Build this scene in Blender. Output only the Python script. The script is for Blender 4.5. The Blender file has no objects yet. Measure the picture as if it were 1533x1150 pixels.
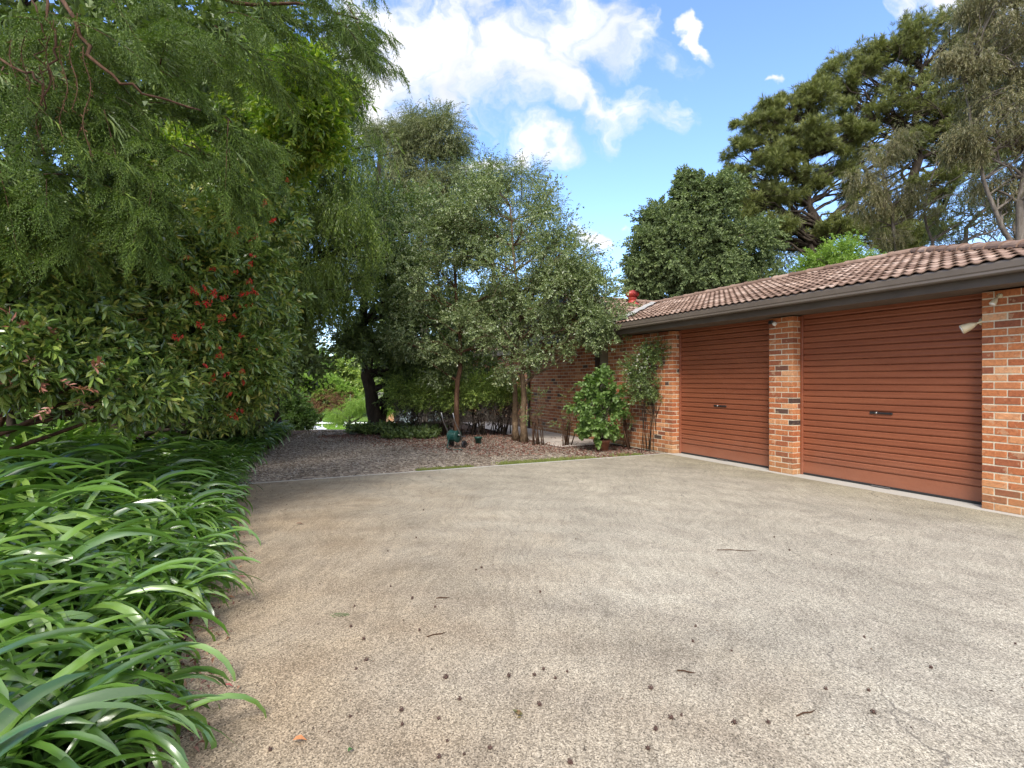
import bpy, math
import numpy as np
from mathutils import Vector, Matrix, Euler

R = math.radians
rng = np.random.default_rng(7)
sc = bpy.context.scene

# ------------------------------------------------------------------ camera, sky, sun, exposure
H = 1.46                                    # eye height
cam_d = bpy.data.cameras.new('camera'); cam = bpy.data.objects.new('camera', cam_d)
sc.collection.objects.link(cam); sc.camera = cam
cam.location = (0, 0, H); cam.rotation_euler = (R(90), 0, 0)
cam_d.sensor_width = 36; cam_d.lens = 36*800/1533; cam_d.shift_y = -4/1533
cam_d.clip_start = 0.05; cam_d.clip_end = 2000

SUN_EL, SUN_AZ = R(46), R(192)              # azimuth clockwise from +Y : behind the camera, a little to the left
sd = Vector((math.sin(SUN_AZ)*math.cos(SUN_EL), math.cos(SUN_AZ)*math.cos(SUN_EL), math.sin(SUN_EL)))
sl = bpy.data.lights.new('sun', 'SUN'); sl.energy = 2.0; sl.angle = R(20); sl.color = (1, .95, .87)
so = bpy.data.objects.new('sun', sl); sc.collection.objects.link(so); so.location = (0, -10, 30)
so.rotation_euler = (-sd).to_track_quat('-Z', 'Y').to_euler()

sc.view_settings.view_transform = 'Standard'; sc.view_settings.look = 'None'
sc.view_settings.exposure = 1.22; sc.view_settings.gamma = 1
sc.render.engine = 'CYCLES'
sc.cycles.use_denoising = True
sc.cycles.max_bounces = 6; sc.cycles.diffuse_bounces = 4; sc.cycles.transmission_bounces = 4
sc.cycles.glossy_bounces = 2; sc.cycles.transparent_max_bounces = 4

def build_world():
    w = bpy.data.worlds.new('World'); sc.world = w; w.use_nodes = True
    nt = w.node_tree; N = nt.nodes; L = nt.links; N.clear()
    out = N.new('ShaderNodeOutputWorld'); bg = N.new('ShaderNodeBackground'); L.new(bg.outputs[0], out.inputs[0])
    bg.inputs['Strength'].default_value = 0.15
    sky = N.new('ShaderNodeTexSky'); sky.sky_type = 'NISHITA'; sky.sun_disc = False
    sky.sun_elevation = SUN_EL; sky.sun_rotation = SUN_AZ; sky.air_density = 1.0; sky.dust_density = .6; sky.ozone_density = 2.0
    tc = N.new('ShaderNodeTexCoord')
    def math_(op, a, b=None, clamp=False):
        n = N.new('ShaderNodeMath'); n.operation = op; n.use_clamp = clamp
        for i, v in enumerate((a, b)):
            if v is None: continue
            if isinstance(v, (int, float)): n.inputs[i].default_value = v
            else: L.new(v, n.inputs[i])
        return n.outputs[0]
    sp = N.new('ShaderNodeSeparateXYZ'); L.new(tc.outputs['Generated'], sp.inputs[0])
    yy = math_('MAXIMUM', sp.outputs[1], .05)
    u = math_('DIVIDE', sp.outputs[0], yy); v = math_('DIVIDE', sp.outputs[2], yy)
    cb0 = N.new('ShaderNodeCombineXYZ'); L.new(u, cb0.inputs[0]); L.new(v, cb0.inputs[1])
    wn = N.new('ShaderNodeTexNoise'); wn.inputs['Scale'].default_value = 7; wn.inputs['Detail'].default_value = 5; L.new(cb0.outputs[0], wn.inputs['Vector'])
    w1 = N.new('ShaderNodeVectorMath'); w1.operation = 'SUBTRACT'; L.new(wn.outputs['Color'], w1.inputs[0]); w1.inputs[1].default_value = (.5, .5, .5)
    w2 = N.new('ShaderNodeVectorMath'); w2.operation = 'MULTIPLY_ADD'; L.new(w1.outputs[0], w2.inputs[0]); w2.inputs[1].default_value = (.34, .26, 0); L.new(cb0.outputs[0], w2.inputs[2])
    cb = w2
    best = None
    for (px, py, rx, ry) in [(640, 45, 150, 85), (735, 95, 150, 95), (860, 45, 110, 110), (830, 130, 110, 60), (900, 155, 85, 48),
                             (800, 215, 85, 42), (720, 225, 60, 30), (575, 120, 110, 70), (1052, 34, 17, 34), (872, 352, 42, 42),
                             (1440, -15, 150, 60), (1190, 135, 20, 8), (935, 330, 26, 12), (300, -250, 400, 200), (1150, -300, 500, 180)]:
        s_ = N.new('ShaderNodeVectorMath'); s_.operation = 'SUBTRACT'; L.new(cb.outputs[0], s_.inputs[0])
        s_.inputs[1].default_value = ((px-766.5)/800, (571-py)/800, 0)
        m_ = N.new('ShaderNodeVectorMath'); m_.operation = 'MULTIPLY'; L.new(s_.outputs[0], m_.inputs[0])
        m_.inputs[1].default_value = (800/rx, 800/ry, 0)
        l_ = N.new('ShaderNodeVectorMath'); l_.operation = 'LENGTH'; L.new(m_.outputs[0], l_.inputs[0])
        val = math_('SUBTRACT', 1.0, l_.outputs['Value'])
        best = val if best is None else math_('MAXIMUM', best, val)
    best = math_('MAXIMUM', best, -.9)
    for (sock, a, b) in ((sp.outputs[2], .64, .80), (sp.outputs[1], .05, -.35)):      # unseen cloud added overhead and behind for whiter fill light
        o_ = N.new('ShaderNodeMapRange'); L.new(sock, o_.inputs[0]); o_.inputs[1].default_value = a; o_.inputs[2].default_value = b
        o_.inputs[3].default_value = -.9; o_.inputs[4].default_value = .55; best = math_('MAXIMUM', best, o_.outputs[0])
    nz = N.new('ShaderNodeTexNoise'); L.new(cb.outputs[0], nz.inputs['Vector'])
    nz.inputs['Scale'].default_value = 5.0; nz.inputs['Detail'].default_value = 9; nz.inputs['Roughness'].default_value = .56
    nz.inputs['Distortion'].default_value = .25
    nn = math_('MULTIPLY', math_('SUBTRACT', nz.outputs[0], .5), 3.4)
    dens = math_('ADD', best, nn)
    mr = N.new('ShaderNodeMapRange'); mr.interpolation_type = 'SMOOTHSTEP'; L.new(dens, mr.inputs[0])
    mr.inputs[1].default_value = .0; mr.inputs[2].default_value = .78
    # thickness shading of clouds: a greyer base seen through the thick middle
    nz2 = N.new('ShaderNodeTexNoise'); L.new(cb.outputs[0], nz2.inputs['Vector']); nz2.inputs['Scale'].default_value = 4
    nz2.inputs['Detail'].default_value = 4
    cr = N.new('ShaderNodeValToRGB'); L.new(nz2.outputs[0], cr.inputs[0])
    cr.color_ramp.elements[0].position = .38; cr.color_ramp.elements[0].color = (2.55, 2.68, 2.9, 1)
    cr.color_ramp.elements[1].position = .56; cr.color_ramp.elements[1].color = (3.45, 3.45, 3.5, 1)
    tint = N.new('ShaderNodeMix'); tint.data_type = 'RGBA'; tint.blend_type = 'MULTIPLY'; tint.inputs[0].default_value = 1
    L.new(sky.outputs[0], tint.inputs[6]); tint.inputs[7].default_value = (.86, .95, 1.14, 1)
    mx = N.new('ShaderNodeMix'); mx.data_type = 'RGBA'; L.new(mr.outputs[0], mx.inputs[0])
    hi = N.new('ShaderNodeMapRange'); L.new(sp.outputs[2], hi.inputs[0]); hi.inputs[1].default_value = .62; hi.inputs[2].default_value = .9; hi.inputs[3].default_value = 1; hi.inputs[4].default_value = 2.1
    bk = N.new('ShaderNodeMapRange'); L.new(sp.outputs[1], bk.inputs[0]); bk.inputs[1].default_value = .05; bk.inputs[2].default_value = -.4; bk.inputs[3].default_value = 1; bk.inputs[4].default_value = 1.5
    lit = N.new('ShaderNodeVectorMath'); lit.operation = 'SCALE'; L.new(cr.outputs[0], lit.inputs[0]); L.new(math_('MAXIMUM', hi.outputs[0], bk.outputs[0]), lit.inputs['Scale'])  # out-of-view clouds, high up and behind, brightened as extra fill light
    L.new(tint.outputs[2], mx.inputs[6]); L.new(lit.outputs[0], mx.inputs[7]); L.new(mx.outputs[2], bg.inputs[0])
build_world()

# ------------------------------------------------------------------ frame of the garage (s toward the camera, t inward, z)
P0 = np.array([3.25, 10.81]); SA = np.array([.4212, -.9070]); TB = np.array([.9070, .4212])
G_ROT = math.atan2(SA[1], SA[0])
def st2xy(s, t): return P0 + SA*s + TB*t
def xy2st(x, y):
    d = np.array([x, y]) - P0; return float(d@SA), float(d@TB)
def px(x, y, D):                              # a photograph pixel at distance D
    return np.array([(x-766.5)/800*D, D, H-(y-571)/800*D])
def sm(e0, e1, x):
    t = np.clip((x-e0)/(e1-e0), 0, 1); return t*t*(3-2*t)
def terr(x, y):
    x = np.asarray(x, float); y = np.asarray(y, float)
    s = (x-P0[0])*SA[0]+(y-P0[1])*SA[1]; t = (x-P0[0])*TB[0]+(y-P0[1])*TB[1]
    z = -0.03 + .28*sm(-8.3, -10.6, t)*sm(-4.5, -1.5, s)
    y0 = 15.3 + np.maximum(0, x+3.9)*5
    z = z - 3.1*sm(0, 26, y-y0) - .06*sm(-1.5, 1, y-y0)
    return z
def gz(x, y): return float(terr(x, y))

# ------------------------------------------------------------------ helpers: materials
def material(name):
    m = bpy.data.materials.new(name); m.use_nodes = True
    nt = m.node_tree; nt.nodes.clear()
    return m, nt.nodes, nt.links
def ramp(N, L, fac, stops):
    r = N.new('ShaderNodeValToRGB'); L.new(fac, r.inputs[0]); e = r.color_ramp.elements
    e[0].position, e[0].color = stops[0][0], (*stops[0][1], 1); e[1].position, e[1].color = stops[-1][0], (*stops[-1][1], 1)
    for p, c in stops[1:-1]:
        k = e.new(p); k.color = (*c, 1)
    return r.outputs[0]
def noise(N, L, vec, scale, detail=4, rough=.55, dist=0):
    n = N.new('ShaderNodeTexNoise'); n.inputs['Scale'].default_value = scale; n.inputs['Detail'].default_value = detail
    n.inputs['Roughness'].default_value = rough; n.inputs['Distortion'].default_value = dist
    if vec is not None: L.new(vec, n.inputs['Vector'])
    return n.outputs[0]
def mixc(N, L, fac, a, b, blend='MIX'):
    n = N.new('ShaderNodeMix'); n.data_type = 'RGBA'; n.blend_type = blend
    for i, v in ((0, fac), (6, a), (7, b)):
        if isinstance(v, (int, float)): n.inputs[i].default_value = v
        elif isinstance(v, tuple): n.inputs[i].default_value = (*v, 1)
        else: L.new(v, n.inputs[i])
    return n.outputs[2]
def mth(N, L, op, a, b=None, clamp=False):
    n = N.new('ShaderNodeMath'); n.operation = op; n.use_clamp = clamp
    for i, v in enumerate((a, b)):
        if v is None: continue
        if isinstance(v, (int, float)): n.inputs[i].default_value = v
        else: L.new(v, n.inputs[i])
    return n.outputs[0]
def finish(N, L, col, rough=.6, bump=None, bstr=.3, bdist=.01, trans=0, spec=.5, metal=0, coat=0):
    out = N.new('ShaderNodeOutputMaterial'); p = N.new('ShaderNodeBsdfPrincipled')
    if isinstance(col, tuple): p.inputs['Base Color'].default_value = (*col, 1)
    else: L.new(col, p.inputs['Base Color'])
    if isinstance(rough, (int, float)): p.inputs['Roughness'].default_value = rough
    else: L.new(rough, p.inputs['Roughness'])
    p.inputs['Specular IOR Level'].default_value = spec; p.inputs['Metallic'].default_value = metal
    if coat: p.inputs['Coat Weight'].default_value = coat
    if bump is not None:
        b = N.new('ShaderNodeBump'); b.inputs['Strength'].default_value = bstr; b.inputs['Distance'].default_value = bdist
        L.new(bump, b.inputs['Height']); L.new(b.outputs[0], p.inputs['Normal'])
    sh = p.outputs[0]
    if trans:
        t = N.new('ShaderNodeBsdfTranslucent'); mx = N.new('ShaderNodeMixShader'); mx.inputs[0].default_value = trans
        tcol = mixc(N, L, 1.0, col, (1.25, 1.5, .55), 'MULTIPLY'); L.new(tcol, t.inputs[0])
        L.new(sh, mx.inputs[1]); L.new(t.outputs[0], mx.inputs[2]); sh = mx.outputs[0]
    L.new(sh, out.inputs[0])
    return p
def plain(name, col, rough=.6, metal=0, var=.12, scale=20, spec=.5, bstr=.1):
    m, N, L = material(name); tc = N.new('ShaderNodeTexCoord'); n = noise(N, L, tc.outputs['Object'], scale)
    c = ramp(N, L, n, [(.3, tuple(x*(1-var) for x in col)), (.7, tuple(min(1, x*(1+var)) for x in col))])
    finish(N, L, c, rough, n, bstr, .005, metal=metal, spec=spec); return m
def leafmat(name, cols, rough=.45, trans=.25, spec=.5, big=.35, coat=0, gain=(1, 1, 1)):
    """leaf colours spread over the single leaves, with slow patches of older and younger growth"""
    cols = [tuple(min(.6, a*b) for a, b in zip(c, gain)) for c in cols]
    m, N, L = material(name); g = N.new('ShaderNodeNewGeometry'); tc = N.new('ShaderNodeTexCoord')
    n = noise(N, L, tc.outputs['Object'], .9, 3)
    f = mth(N, L, 'ADD', mth(N, L, 'MULTIPLY', g.outputs['Random Per Island'], 1-big), mth(N, L, 'MULTIPLY', n, big))
    k = len(cols); c = ramp(N, L, f, [(.08+.84*i/(k-1), cc) for i, cc in enumerate(cols)])
    finish(N, L, c, rough, trans=trans, spec=spec, coat=coat); return m

def m_concrete():
    m, N, L = material('aggregate_concrete'); tc = N.new('ShaderNodeTexCoord'); v = tc.outputs['Object']
    vo = N.new('ShaderNodeTexVoronoi'); vo.inputs['Scale'].default_value = 170; L.new(v, vo.inputs['Vector'])
    sep = N.new('ShaderNodeSeparateColor'); L.new(vo.outputs['Color'], sep.inputs[0])
    fine = noise(N, L, v, 95, 5, .75)
    grit = ramp(N, L, sep.outputs[0], [(.0, (.115, .104, .088)), (.16, (.262, .238, .20)), (.55, (.39, .358, .303)), (1, (.65, .60, .515))])
    fg = ramp(N, L, fine, [(.33, (.50, .47, .43)), (.5, (.84, .82, .79)), (.66, (1.05, 1.05, 1.05))])
    c = mixc(N, L, .85, grit, fg, 'MULTIPLY')
    smooth = ramp(N, L, noise(N, L, v, 9, 8, .7), [(.3, (.24, .213, .166)), (.7, (.39, .348, .278))])
    # worn to the aggregate in the middle, smooth and weathered toward the house and the beds
    sp = N.new('ShaderNodeSeparateXYZ'); L.new(v, sp.inputs[0])
    w1 = N.new('ShaderNodeMapRange'); L.new(mth(N, L, 'ADD', sp.outputs[0], mth(N, L, 'MULTIPLY', noise(N, L, v, .9, 4), 3)), w1.inputs[0])
    w1.inputs[1].default_value = 2.2; w1.inputs[2].default_value = 6.8; w1.inputs[3].default_value = .35; w1.inputs[4].default_value = .97
    c = mixc(N, L, w1.outputs[0], smooth, c)
    # large weathered patches and sweeping tyre arcs
    big = noise(N, L, v, .75, 5, .6, .6)
    patch = ramp(N, L, big, [(.32, (.80, .79, .77)), (.5, (.96, .95, .93)), (.68, (1.09, 1.08, 1.05))])
    c = mixc(N, L, 1, c, patch, 'MULTIPLY')
    wv = N.new('ShaderNodeTexWave'); wv.wave_type = 'RINGS'; wv.rings_direction = 'Z'
    mp = N.new('ShaderNodeMapping'); mp.inputs['Location'].default_value = (-9.5, 9.5, 0); L.new(v, mp.inputs[0]); L.new(mp.outputs[0], wv.inputs['Vector'])
    wv.inputs['Scale'].default_value = .62; wv.inputs['Distortion'].default_value = 3.5; wv.inputs['Detail'].default_value = 5; wv.inputs['Detail Scale'].default_value = 1.6
    wv.inputs['Detail Roughness'].default_value = .7
    arcs = ramp(N, L, wv.outputs[0], [(.1, (.93, .92, .91)), (.6, (1.02, 1.02, 1.01))])
    c = mixc(N, L, .8, c, arcs, 'MULTIPLY')
    rt = N.new('ShaderNodeVectorRotate'); rt.rotation_type = 'Z_AXIS'; rt.inputs['Angle'].default_value = .5; L.new(v, rt.inputs['Vector'])
    ms = N.new('ShaderNodeMapping'); ms.inputs['Scale'].default_value = (1.2, 14, 1); wq = N.new('ShaderNodeVectorMath'); wq.operation = 'MULTIPLY_ADD'
    wn_ = N.new('ShaderNodeTexNoise'); wn_.inputs['Scale'].default_value = .5; L.new(v, wn_.inputs['Vector']); L.new(wn_.outputs['Color'], wq.inputs[0]); wq.inputs[1].default_value = (2.2, 2.2, 0); L.new(rt.outputs[0], wq.inputs[2])
    L.new(wq.outputs[0], ms.inputs[0])
    c = mixc(N, L, .9, c, ramp(N, L, noise(N, L, ms.outputs[0], 1.6, 6, .7), [(.35, (.80, .79, .77)), (.5, (.98, .98, .97)), (.65, (1.09, 1.08, 1.06))]), 'MULTIPLY')
    md = noise(N, L, v, 3.2, 7, .68, .3)
    c = mixc(N, L, 1, c, ramp(N, L, md, [(.3, (.80, .78, .76)), (.5, (.98, .97, .95)), (.7, (1.06, 1.05, 1.02))]), 'MULTIPLY')
    cv = N.new('ShaderNodeTexVoronoi'); cv.feature = 'DISTANCE_TO_EDGE'; cv.inputs['Scale'].default_value = .27
    wv2 = N.new('ShaderNodeTexNoise'); wv2.inputs['Scale'].default_value = 1.3; wv2.inputs['Detail'].default_value = 8; L.new(v, wv2.inputs['Vector'])
    wa = N.new('ShaderNodeVectorMath'); wa.operation = 'MULTIPLY_ADD'; L.new(wv2.outputs['Color'], wa.inputs[0]); wa.inputs[1].default_value = (1.1, 1.1, 0); L.new(v, wa.inputs[2]); L.new(wa.outputs[0], cv.inputs['Vector'])
    crk = N.new('ShaderNodeMapRange'); L.new(cv.outputs['Distance'], crk.inputs[0]); crk.inputs[1].default_value = .0; crk.inputs[2].default_value = .0022; crk.inputs[3].default_value = 1; crk.inputs[4].default_value = 0
    gate = mth(N, L, 'MULTIPLY', crk.outputs[0], ramp(N, L, noise(N, L, v, .8, 3), [(.46, (0, 0, 0)), (.6, (.8, .8, .8))]))
    c = mixc(N, L, gate, c, (.10, .085, .07))
    # small oil and leaf spots
    ds_ = N.new('ShaderNodeTexVoronoi'); ds_.inputs['Scale'].default_value = 1.6; L.new(wa.outputs[0], ds_.inputs['Vector'])
    spt = N.new('ShaderNodeMapRange'); L.new(ds_.outputs['Distance'], spt.inputs[0]); spt.inputs[1].default_value = .05; spt.inputs[2].default_value = .16; spt.inputs[3].default_value = .35; spt.inputs[4].default_value = 0
    c = mixc(N, L, mth(N, L, 'MULTIPLY', spt.outputs[0], mth(N, L, 'GREATER_THAN', noise(N, L, v, .6, 2), .52)), c, (.17, .15, .125))
    # tan leaf-tannin stain along the planted side, algae at the house end
    lf = N.new('ShaderNodeMapRange'); L.new(mth(N, L, 'ADD', sp.outputs[1], mth(N, L, 'MULTIPLY', noise(N, L, v, 1.4, 5), 3.2)), lf.inputs[0])
    lf.inputs[1].default_value = -3.2; lf.inputs[2].default_value = -6.9; lf.inputs[3].default_value = 0; lf.inputs[4].default_value = .8
    c = mixc(N, L, lf.outputs[0], c, mixc(N, L, 1, c, (.80, .62, .43), 'MULTIPLY'))
    al = N.new('ShaderNodeMapRange'); L.new(mth(N, L, 'ADD', sp.outputs[1], mth(N, L, 'MULTIPLY', noise(N, L, v, 1.1, 4), 1.4)), al.inputs[0])
    al.inputs[1].default_value = -.6; al.inputs[2].default_value = .6; al.inputs[3].default_value = 0; al.inputs[4].default_value = .5
    c = mixc(N, L, al.outputs[0], c, mixc(N, L, 1, c, (.88, .90, .72), 'MULTIPLY'))
    # pale trowelled strips: threshold at the doors and the far rim
    th = mth(N, L, 'GREATER_THAN', mth(N, L, 'ADD', sp.outputs[1], mth(N, L, 'MULTIPLY', noise(N, L, v, 6), .05)), -.10)
    rm = mth(N, L, 'LESS_THAN', mth(N, L, 'ADD', sp.outputs[0], mth(N, L, 'MULTIPLY', noise(N, L, v, 5), .05)), -.015)
    c = mixc(N, L, mth(N, L, 'MULTIPLY', mth(N, L, 'MAXIMUM', th, rm), .75), c, ramp(N, L, fine, [(.3, (.42, .40, .36)), (.7, (.58, .56, .51))]))
    finish(N, L, c, .85, mth(N, L, 'ADD', sep.outputs[0], fine), .35, .005, spec=.25); return m

def m_gravel():
    m, N, L = material('gravel'); tc = N.new('ShaderNodeTexCoord'); v = tc.outputs['Object']
    vo = N.new('ShaderNodeTexVoronoi'); vo.inputs['Scale'].default_value = 26; L.new(v, vo.inputs['Vector'])
    sep = N.new('ShaderNodeSeparateColor'); L.new(vo.outputs['Color'], sep.inputs[0])
    c = ramp(N, L, sep.outputs[0], [(0, (.065, .05, .042)), (.35, (.18, .145, .12)), (.7, (.32, .27, .225)), (1, (.54, .49, .42))])
    n = noise(N, L, v, 1.1, 5, .6)
    c = mixc(N, L, 1, c, ramp(N, L, n, [(.3, (.74, .66, .56)), (.7, (1.15, 1.10, 1.0))]), 'MULTIPLY')
    # moss and thin grass along the rim beside the concrete
    sp = N.new('ShaderNodeSeparateXYZ'); L.new(v, sp.inputs[0])
    finish(N, L, c, .9, mth(N, L, 'SUBTRACT', 1, vo.outputs['Distance']), .9, .02, spec=.2); return m
def m_ground():
    m, N, L = material('garden_soil'); tc = N.new('ShaderNodeTexCoord'); v = tc.outputs['Object']
    c = ramp(N, L, noise(N, L, v, 14, 8, .7), [(.3, (.03, .022, .016)), (.5, (.085, .055, .04)), (.7, (.17, .11, .08))])
    g = ramp(N, L, noise(N, L, v, 9, 6, .7), [(.3, (.09, .16, .03)), (.7, (.20, .30, .06))])
    sp = N.new('ShaderNodeSeparateXYZ'); L.new(v, sp.inputs[0])
    f = N.new('ShaderNodeMapRange'); L.new(mth(N, L, 'ADD', sp.outputs[1], mth(N, L, 'MULTIPLY', noise(N, L, v, .5), 5)), f.inputs[0])
    f.inputs[1].default_value = 26; f.inputs[2].default_value = 31
    finish(N, L, mixc(N, L, f.outputs[0], c, g), .95, noise(N, L, v, 25, 6), .6, .02, spec=.1); return m
def m_brick():
    m, N, L = material('clinker_brick'); g = N.new('ShaderNodeNewGeometry'); tc = N.new('ShaderNodeTexCoord'); v = tc.outputs['Object']
    r = g.outputs['Random Per Island']
    c = ramp(N, L, r, [(0, (.055, .04, .035)), (.04, (.11, .06, .045)), (.09, (.26, .09, .048)), (.30, (.38, .125, .052)),
                       (.5, (.46, .17, .068)), (.68, (.41, .145, .062)), (.84, (.53, .23, .10)), (1, (.60, .32, .17))])
    n = noise(N, L, v, 28, 6, .7, .8); n2 = noise(N, L, v, 7, 4, .6)
    c = mixc(N, L, .7, c, ramp(N, L, n, [(.28, (.45, .34, .30)), (.48, (.95, .92, .88)), (.7, (1.35, 1.28, 1.12))]), 'MULTIPLY')
    c = mixc(N, L, mth(N, L, 'MULTIPLY', mth(N, L, 'GREATER_THAN', n2, .60), .35), c, (.50, .36, .22))
    sp = N.new('ShaderNodeSeparateXYZ'); L.new(v, sp.inputs[0]); d = N.new('ShaderNodeMapRange'); L.new(mth(N, L, 'ADD', sp.outputs[2], mth(N, L, 'MULTIPLY', n2, .55)), d.inputs[0])
    d.inputs[1].default_value = .62; d.inputs[2].default_value = .22; d.inputs[3].default_value = 0; d.inputs[4].default_value = .55
    c = mixc(N, L, d.outputs[0], c, (.30, .20, .095))
    finish(N, L, c, .85, n, .8, .008, spec=.25); return m
def m_mortar():
    m, N, L = material('mortar'); tc = N.new('ShaderNodeTexCoord'); n = noise(N, L, tc.outputs['Object'], 30, 6, .7)
    finish(N, L, ramp(N, L, n, [(.3, (.48, .41, .29)), (.7, (.70, .62, .47))]), .95, n, .6, .006, spec=.1); return m
def m_tile():
    m, N, L = material('roof_tile'); g = N.new('ShaderNodeNewGeometry'); tc = N.new('ShaderNodeTexCoord'); v = tc.outputs['Object']
    c = ramp(N, L, g.outputs['Random Per Island'], [(0, (.15, .092, .064)), (.4, (.225, .145, .104)), (.75, (.29, .198, .147)), (1, (.38, .28, .22))])
    n = noise(N, L, v, 5, 7, .7, .4)
    c = mixc(N, L, .75, c, ramp(N, L, n, [(.3, (.55, .50, .47)), (.5, (.95, .93, .92)), (.72, (1.4, 1.36, 1.3))]), 'MULTIPLY')
    finish(N, L, c, .82, noise(N, L, v, 60, 5), .4, .004, spec=.3); return m
def m_door():
    m, N, L = material('painted_steel_red_brown'); tc = N.new('ShaderNodeTexCoord'); v = tc.outputs['Object']
    mp = N.new('ShaderNodeMapping'); mp.inputs['Scale'].default_value = (.35, 1, 3); L.new(v, mp.inputs[0])
    n = noise(N, L, mp.outputs[0], 2.4, 6, .65); n2 = noise(N, L, v, 38, 5, .7)
    c = ramp(N, L, n, [(.3, (.215, .064, .030)), (.7, (.29, .094, .044))])
    sp = N.new('ShaderNodeSeparateXYZ'); L.new(v, sp.inputs[0])
    d = N.new('ShaderNodeMapRange'); L.new(mth(N, L, 'ADD', sp.outputs[2], mth(N, L, 'MULTIPLY', noise(N, L, v, 4), .5)), d.inputs[0])
    d.inputs[1].default_value = .75; d.inputs[2].default_value = .15; d.inputs[3].default_value = 0; d.inputs[4].default_value = .45
    c = mixc(N, L, d.outputs[0], c, (.33, .155, .10))
    c = mixc(N, L, .25, c, ramp(N, L, n2, [(.35, (.75, .72, .7)), (.6, (1.1, 1.1, 1.1))]), 'MULTIPLY')
    finish(N, L, c, .42, n2, .04, .002, spec=.45); return m
def m_bark(name, c1, c2, c3, sc_=6, zst=.25):
    m, N, L = material(name); tc = N.new('ShaderNodeTexCoord'); v = tc.outputs['Object']
    mp = N.new('ShaderNodeMapping'); mp.inputs['Scale'].default_value = (1, 1, zst); L.new(v, mp.inputs[0])
    n = noise(N, L, mp.outputs[0], sc_, 8, .72, .6)
    finish(N, L, ramp(N, L, n, [(.3, c1), (.5, c2), (.72, c3)]), .9, n, .9, .03, spec=.15); return m

M = {}
M['concrete'] = m_concrete(); M['gravel'] = m_gravel(); M['ground'] = m_ground()
M['brick'] = m_brick(); M['mortar'] = m_mortar(); M['tile'] = m_tile(); M['door'] = m_door()
M['fascia'] = plain('dark_fascia_paint', (.085, .066, .050), .5, scale=3, var=.15)
M['gutter'] = plain('charcoal_gutter', (.125, .100, .078), .4, scale=3, var=.12)
M['soffit'] = plain('soffit_board', (.115, .088, .066), .7, scale=5)
M['darkwood'] = plain('dark_brown_timber', (.055, .028, .018), .6)
M['lead'] = plain('valley_flashing', (.33, .31, .28), .6, scale=9, var=.25)
M['ventred'] = plain('red_painted_metal', (.34, .035, .022), .4)
M['rubber'] = plain('black_rubber', (.02, .02, .02), .7)
M['steel'] = plain('worn_steel', (.30, .29, .28), .35, metal=.8)
M['cream'] = plain('cream_plastic', (.58, .48, .30), .4, var=.08)
M['white'] = plain('white_paint', (.75, .75, .73), .4, var=.05)
M['black'] = plain('black_plastic', (.02, .02, .022), .4)
M['terracotta'] = plain('terracotta', (.26, .10, .055), .8, var=.25, scale=12)
M['glassy'] = plain('dark_glass', (.015, .018, .02), .08, var=.02, bstr=0)
M['lens'] = plain('frosted_lens', (.8, .78, .72), .2, var=.02)
M['hose'] = plain('green_hose', (.010, .07, .055), .45)
M['teal'] = plain('dark_green_plastic', (.015, .06, .045), .4)
M['path'] = plain('pale_path_concrete', (.50, .43, .37), .85, scale=4, var=.22)
M['bark_dark'] = m_bark('bark_dark', (.018, .014, .010), (.05, .038, .028), (.11, .085, .06))
M['bark_brown'] = m_bark('bark_red_brown', (.035, .018, .011), (.085, .045, .026), (.17, .10, .062), 8)
M['bark_birch'] = m_bark('bark_birch', (.035, .024, .016), (.13, .085, .05), (.30, .22, .14), 7, .8)
M['bark_grey'] = m_bark('bark_grey', (.06, .05, .04), (.15, .125, .10), (.30, .26, .22), 4)
M['moss'] = leafmat('moss_grass', [(.07, .10, .02), (.15, .20, .035), (.26, .28, .07), (.26, .21, .11)], .8, .2)
M['lawn'] = leafmat('lawn_blades', [(.13, .26, .02), (.22, .36, .05), (.32, .42, .09)], .7, .3)

# ------------------------------------------------------------------ helpers: objects
def link(o): sc.collection.objects.link(o); return o
def raw_mesh(name, V, T, mats, fmat=None, smooth=False):
    """V (n,3), T (m,3 or 4) numpy"""
    me = bpy.data.meshes.new(name); V = np.asarray(V, np.float32); T = np.asarray(T, np.int32); k = T.shape[1]
    me.vertices.add(len(V)); me.vertices.foreach_set('co', V.ravel())
    me.loops.add(T.size); me.loops.foreach_set('vertex_index', T.ravel())
    me.polygons.add(len(T)); me.polygons.foreach_set('loop_start', np.arange(0, T.size, k, dtype=np.int32))
    for m in (mats if isinstance(mats, (list, tuple)) else [mats]): me.materials.append(m)
    if fmat is not None: me.polygons.foreach_set('material_index', np.asarray(fmat, np.int32))
    me.polygons.foreach_set('use_smooth', np.full(len(T), smooth))
    me.update(calc_edges=True); return me
def mobj(name, me, parent=None, loc=None, rot=None):
    o = link(bpy.data.objects.new(name, me))
    if parent: o.parent = parent
    if loc is not None: o.location = tuple(float(q) for q in loc)
    if rot is not None: o.rotation_euler = rot
    return o
def tag(o, label=None, cat=None, group=None, kind=None):
    for k, v in (('label', label), ('category', cat), ('group', group), ('kind', kind)):
        if v: o[k] = v
    return o
def empty(name, loc, label, cat, group=None, rotz=0):
    o = link(bpy.data.objects.new(name, None)); o.location = tuple(float(q) for q in loc); o.rotation_euler = (0, 0, rotz)
    o.empty_display_size = .2
    return tag(o, label, cat, group)

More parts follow.
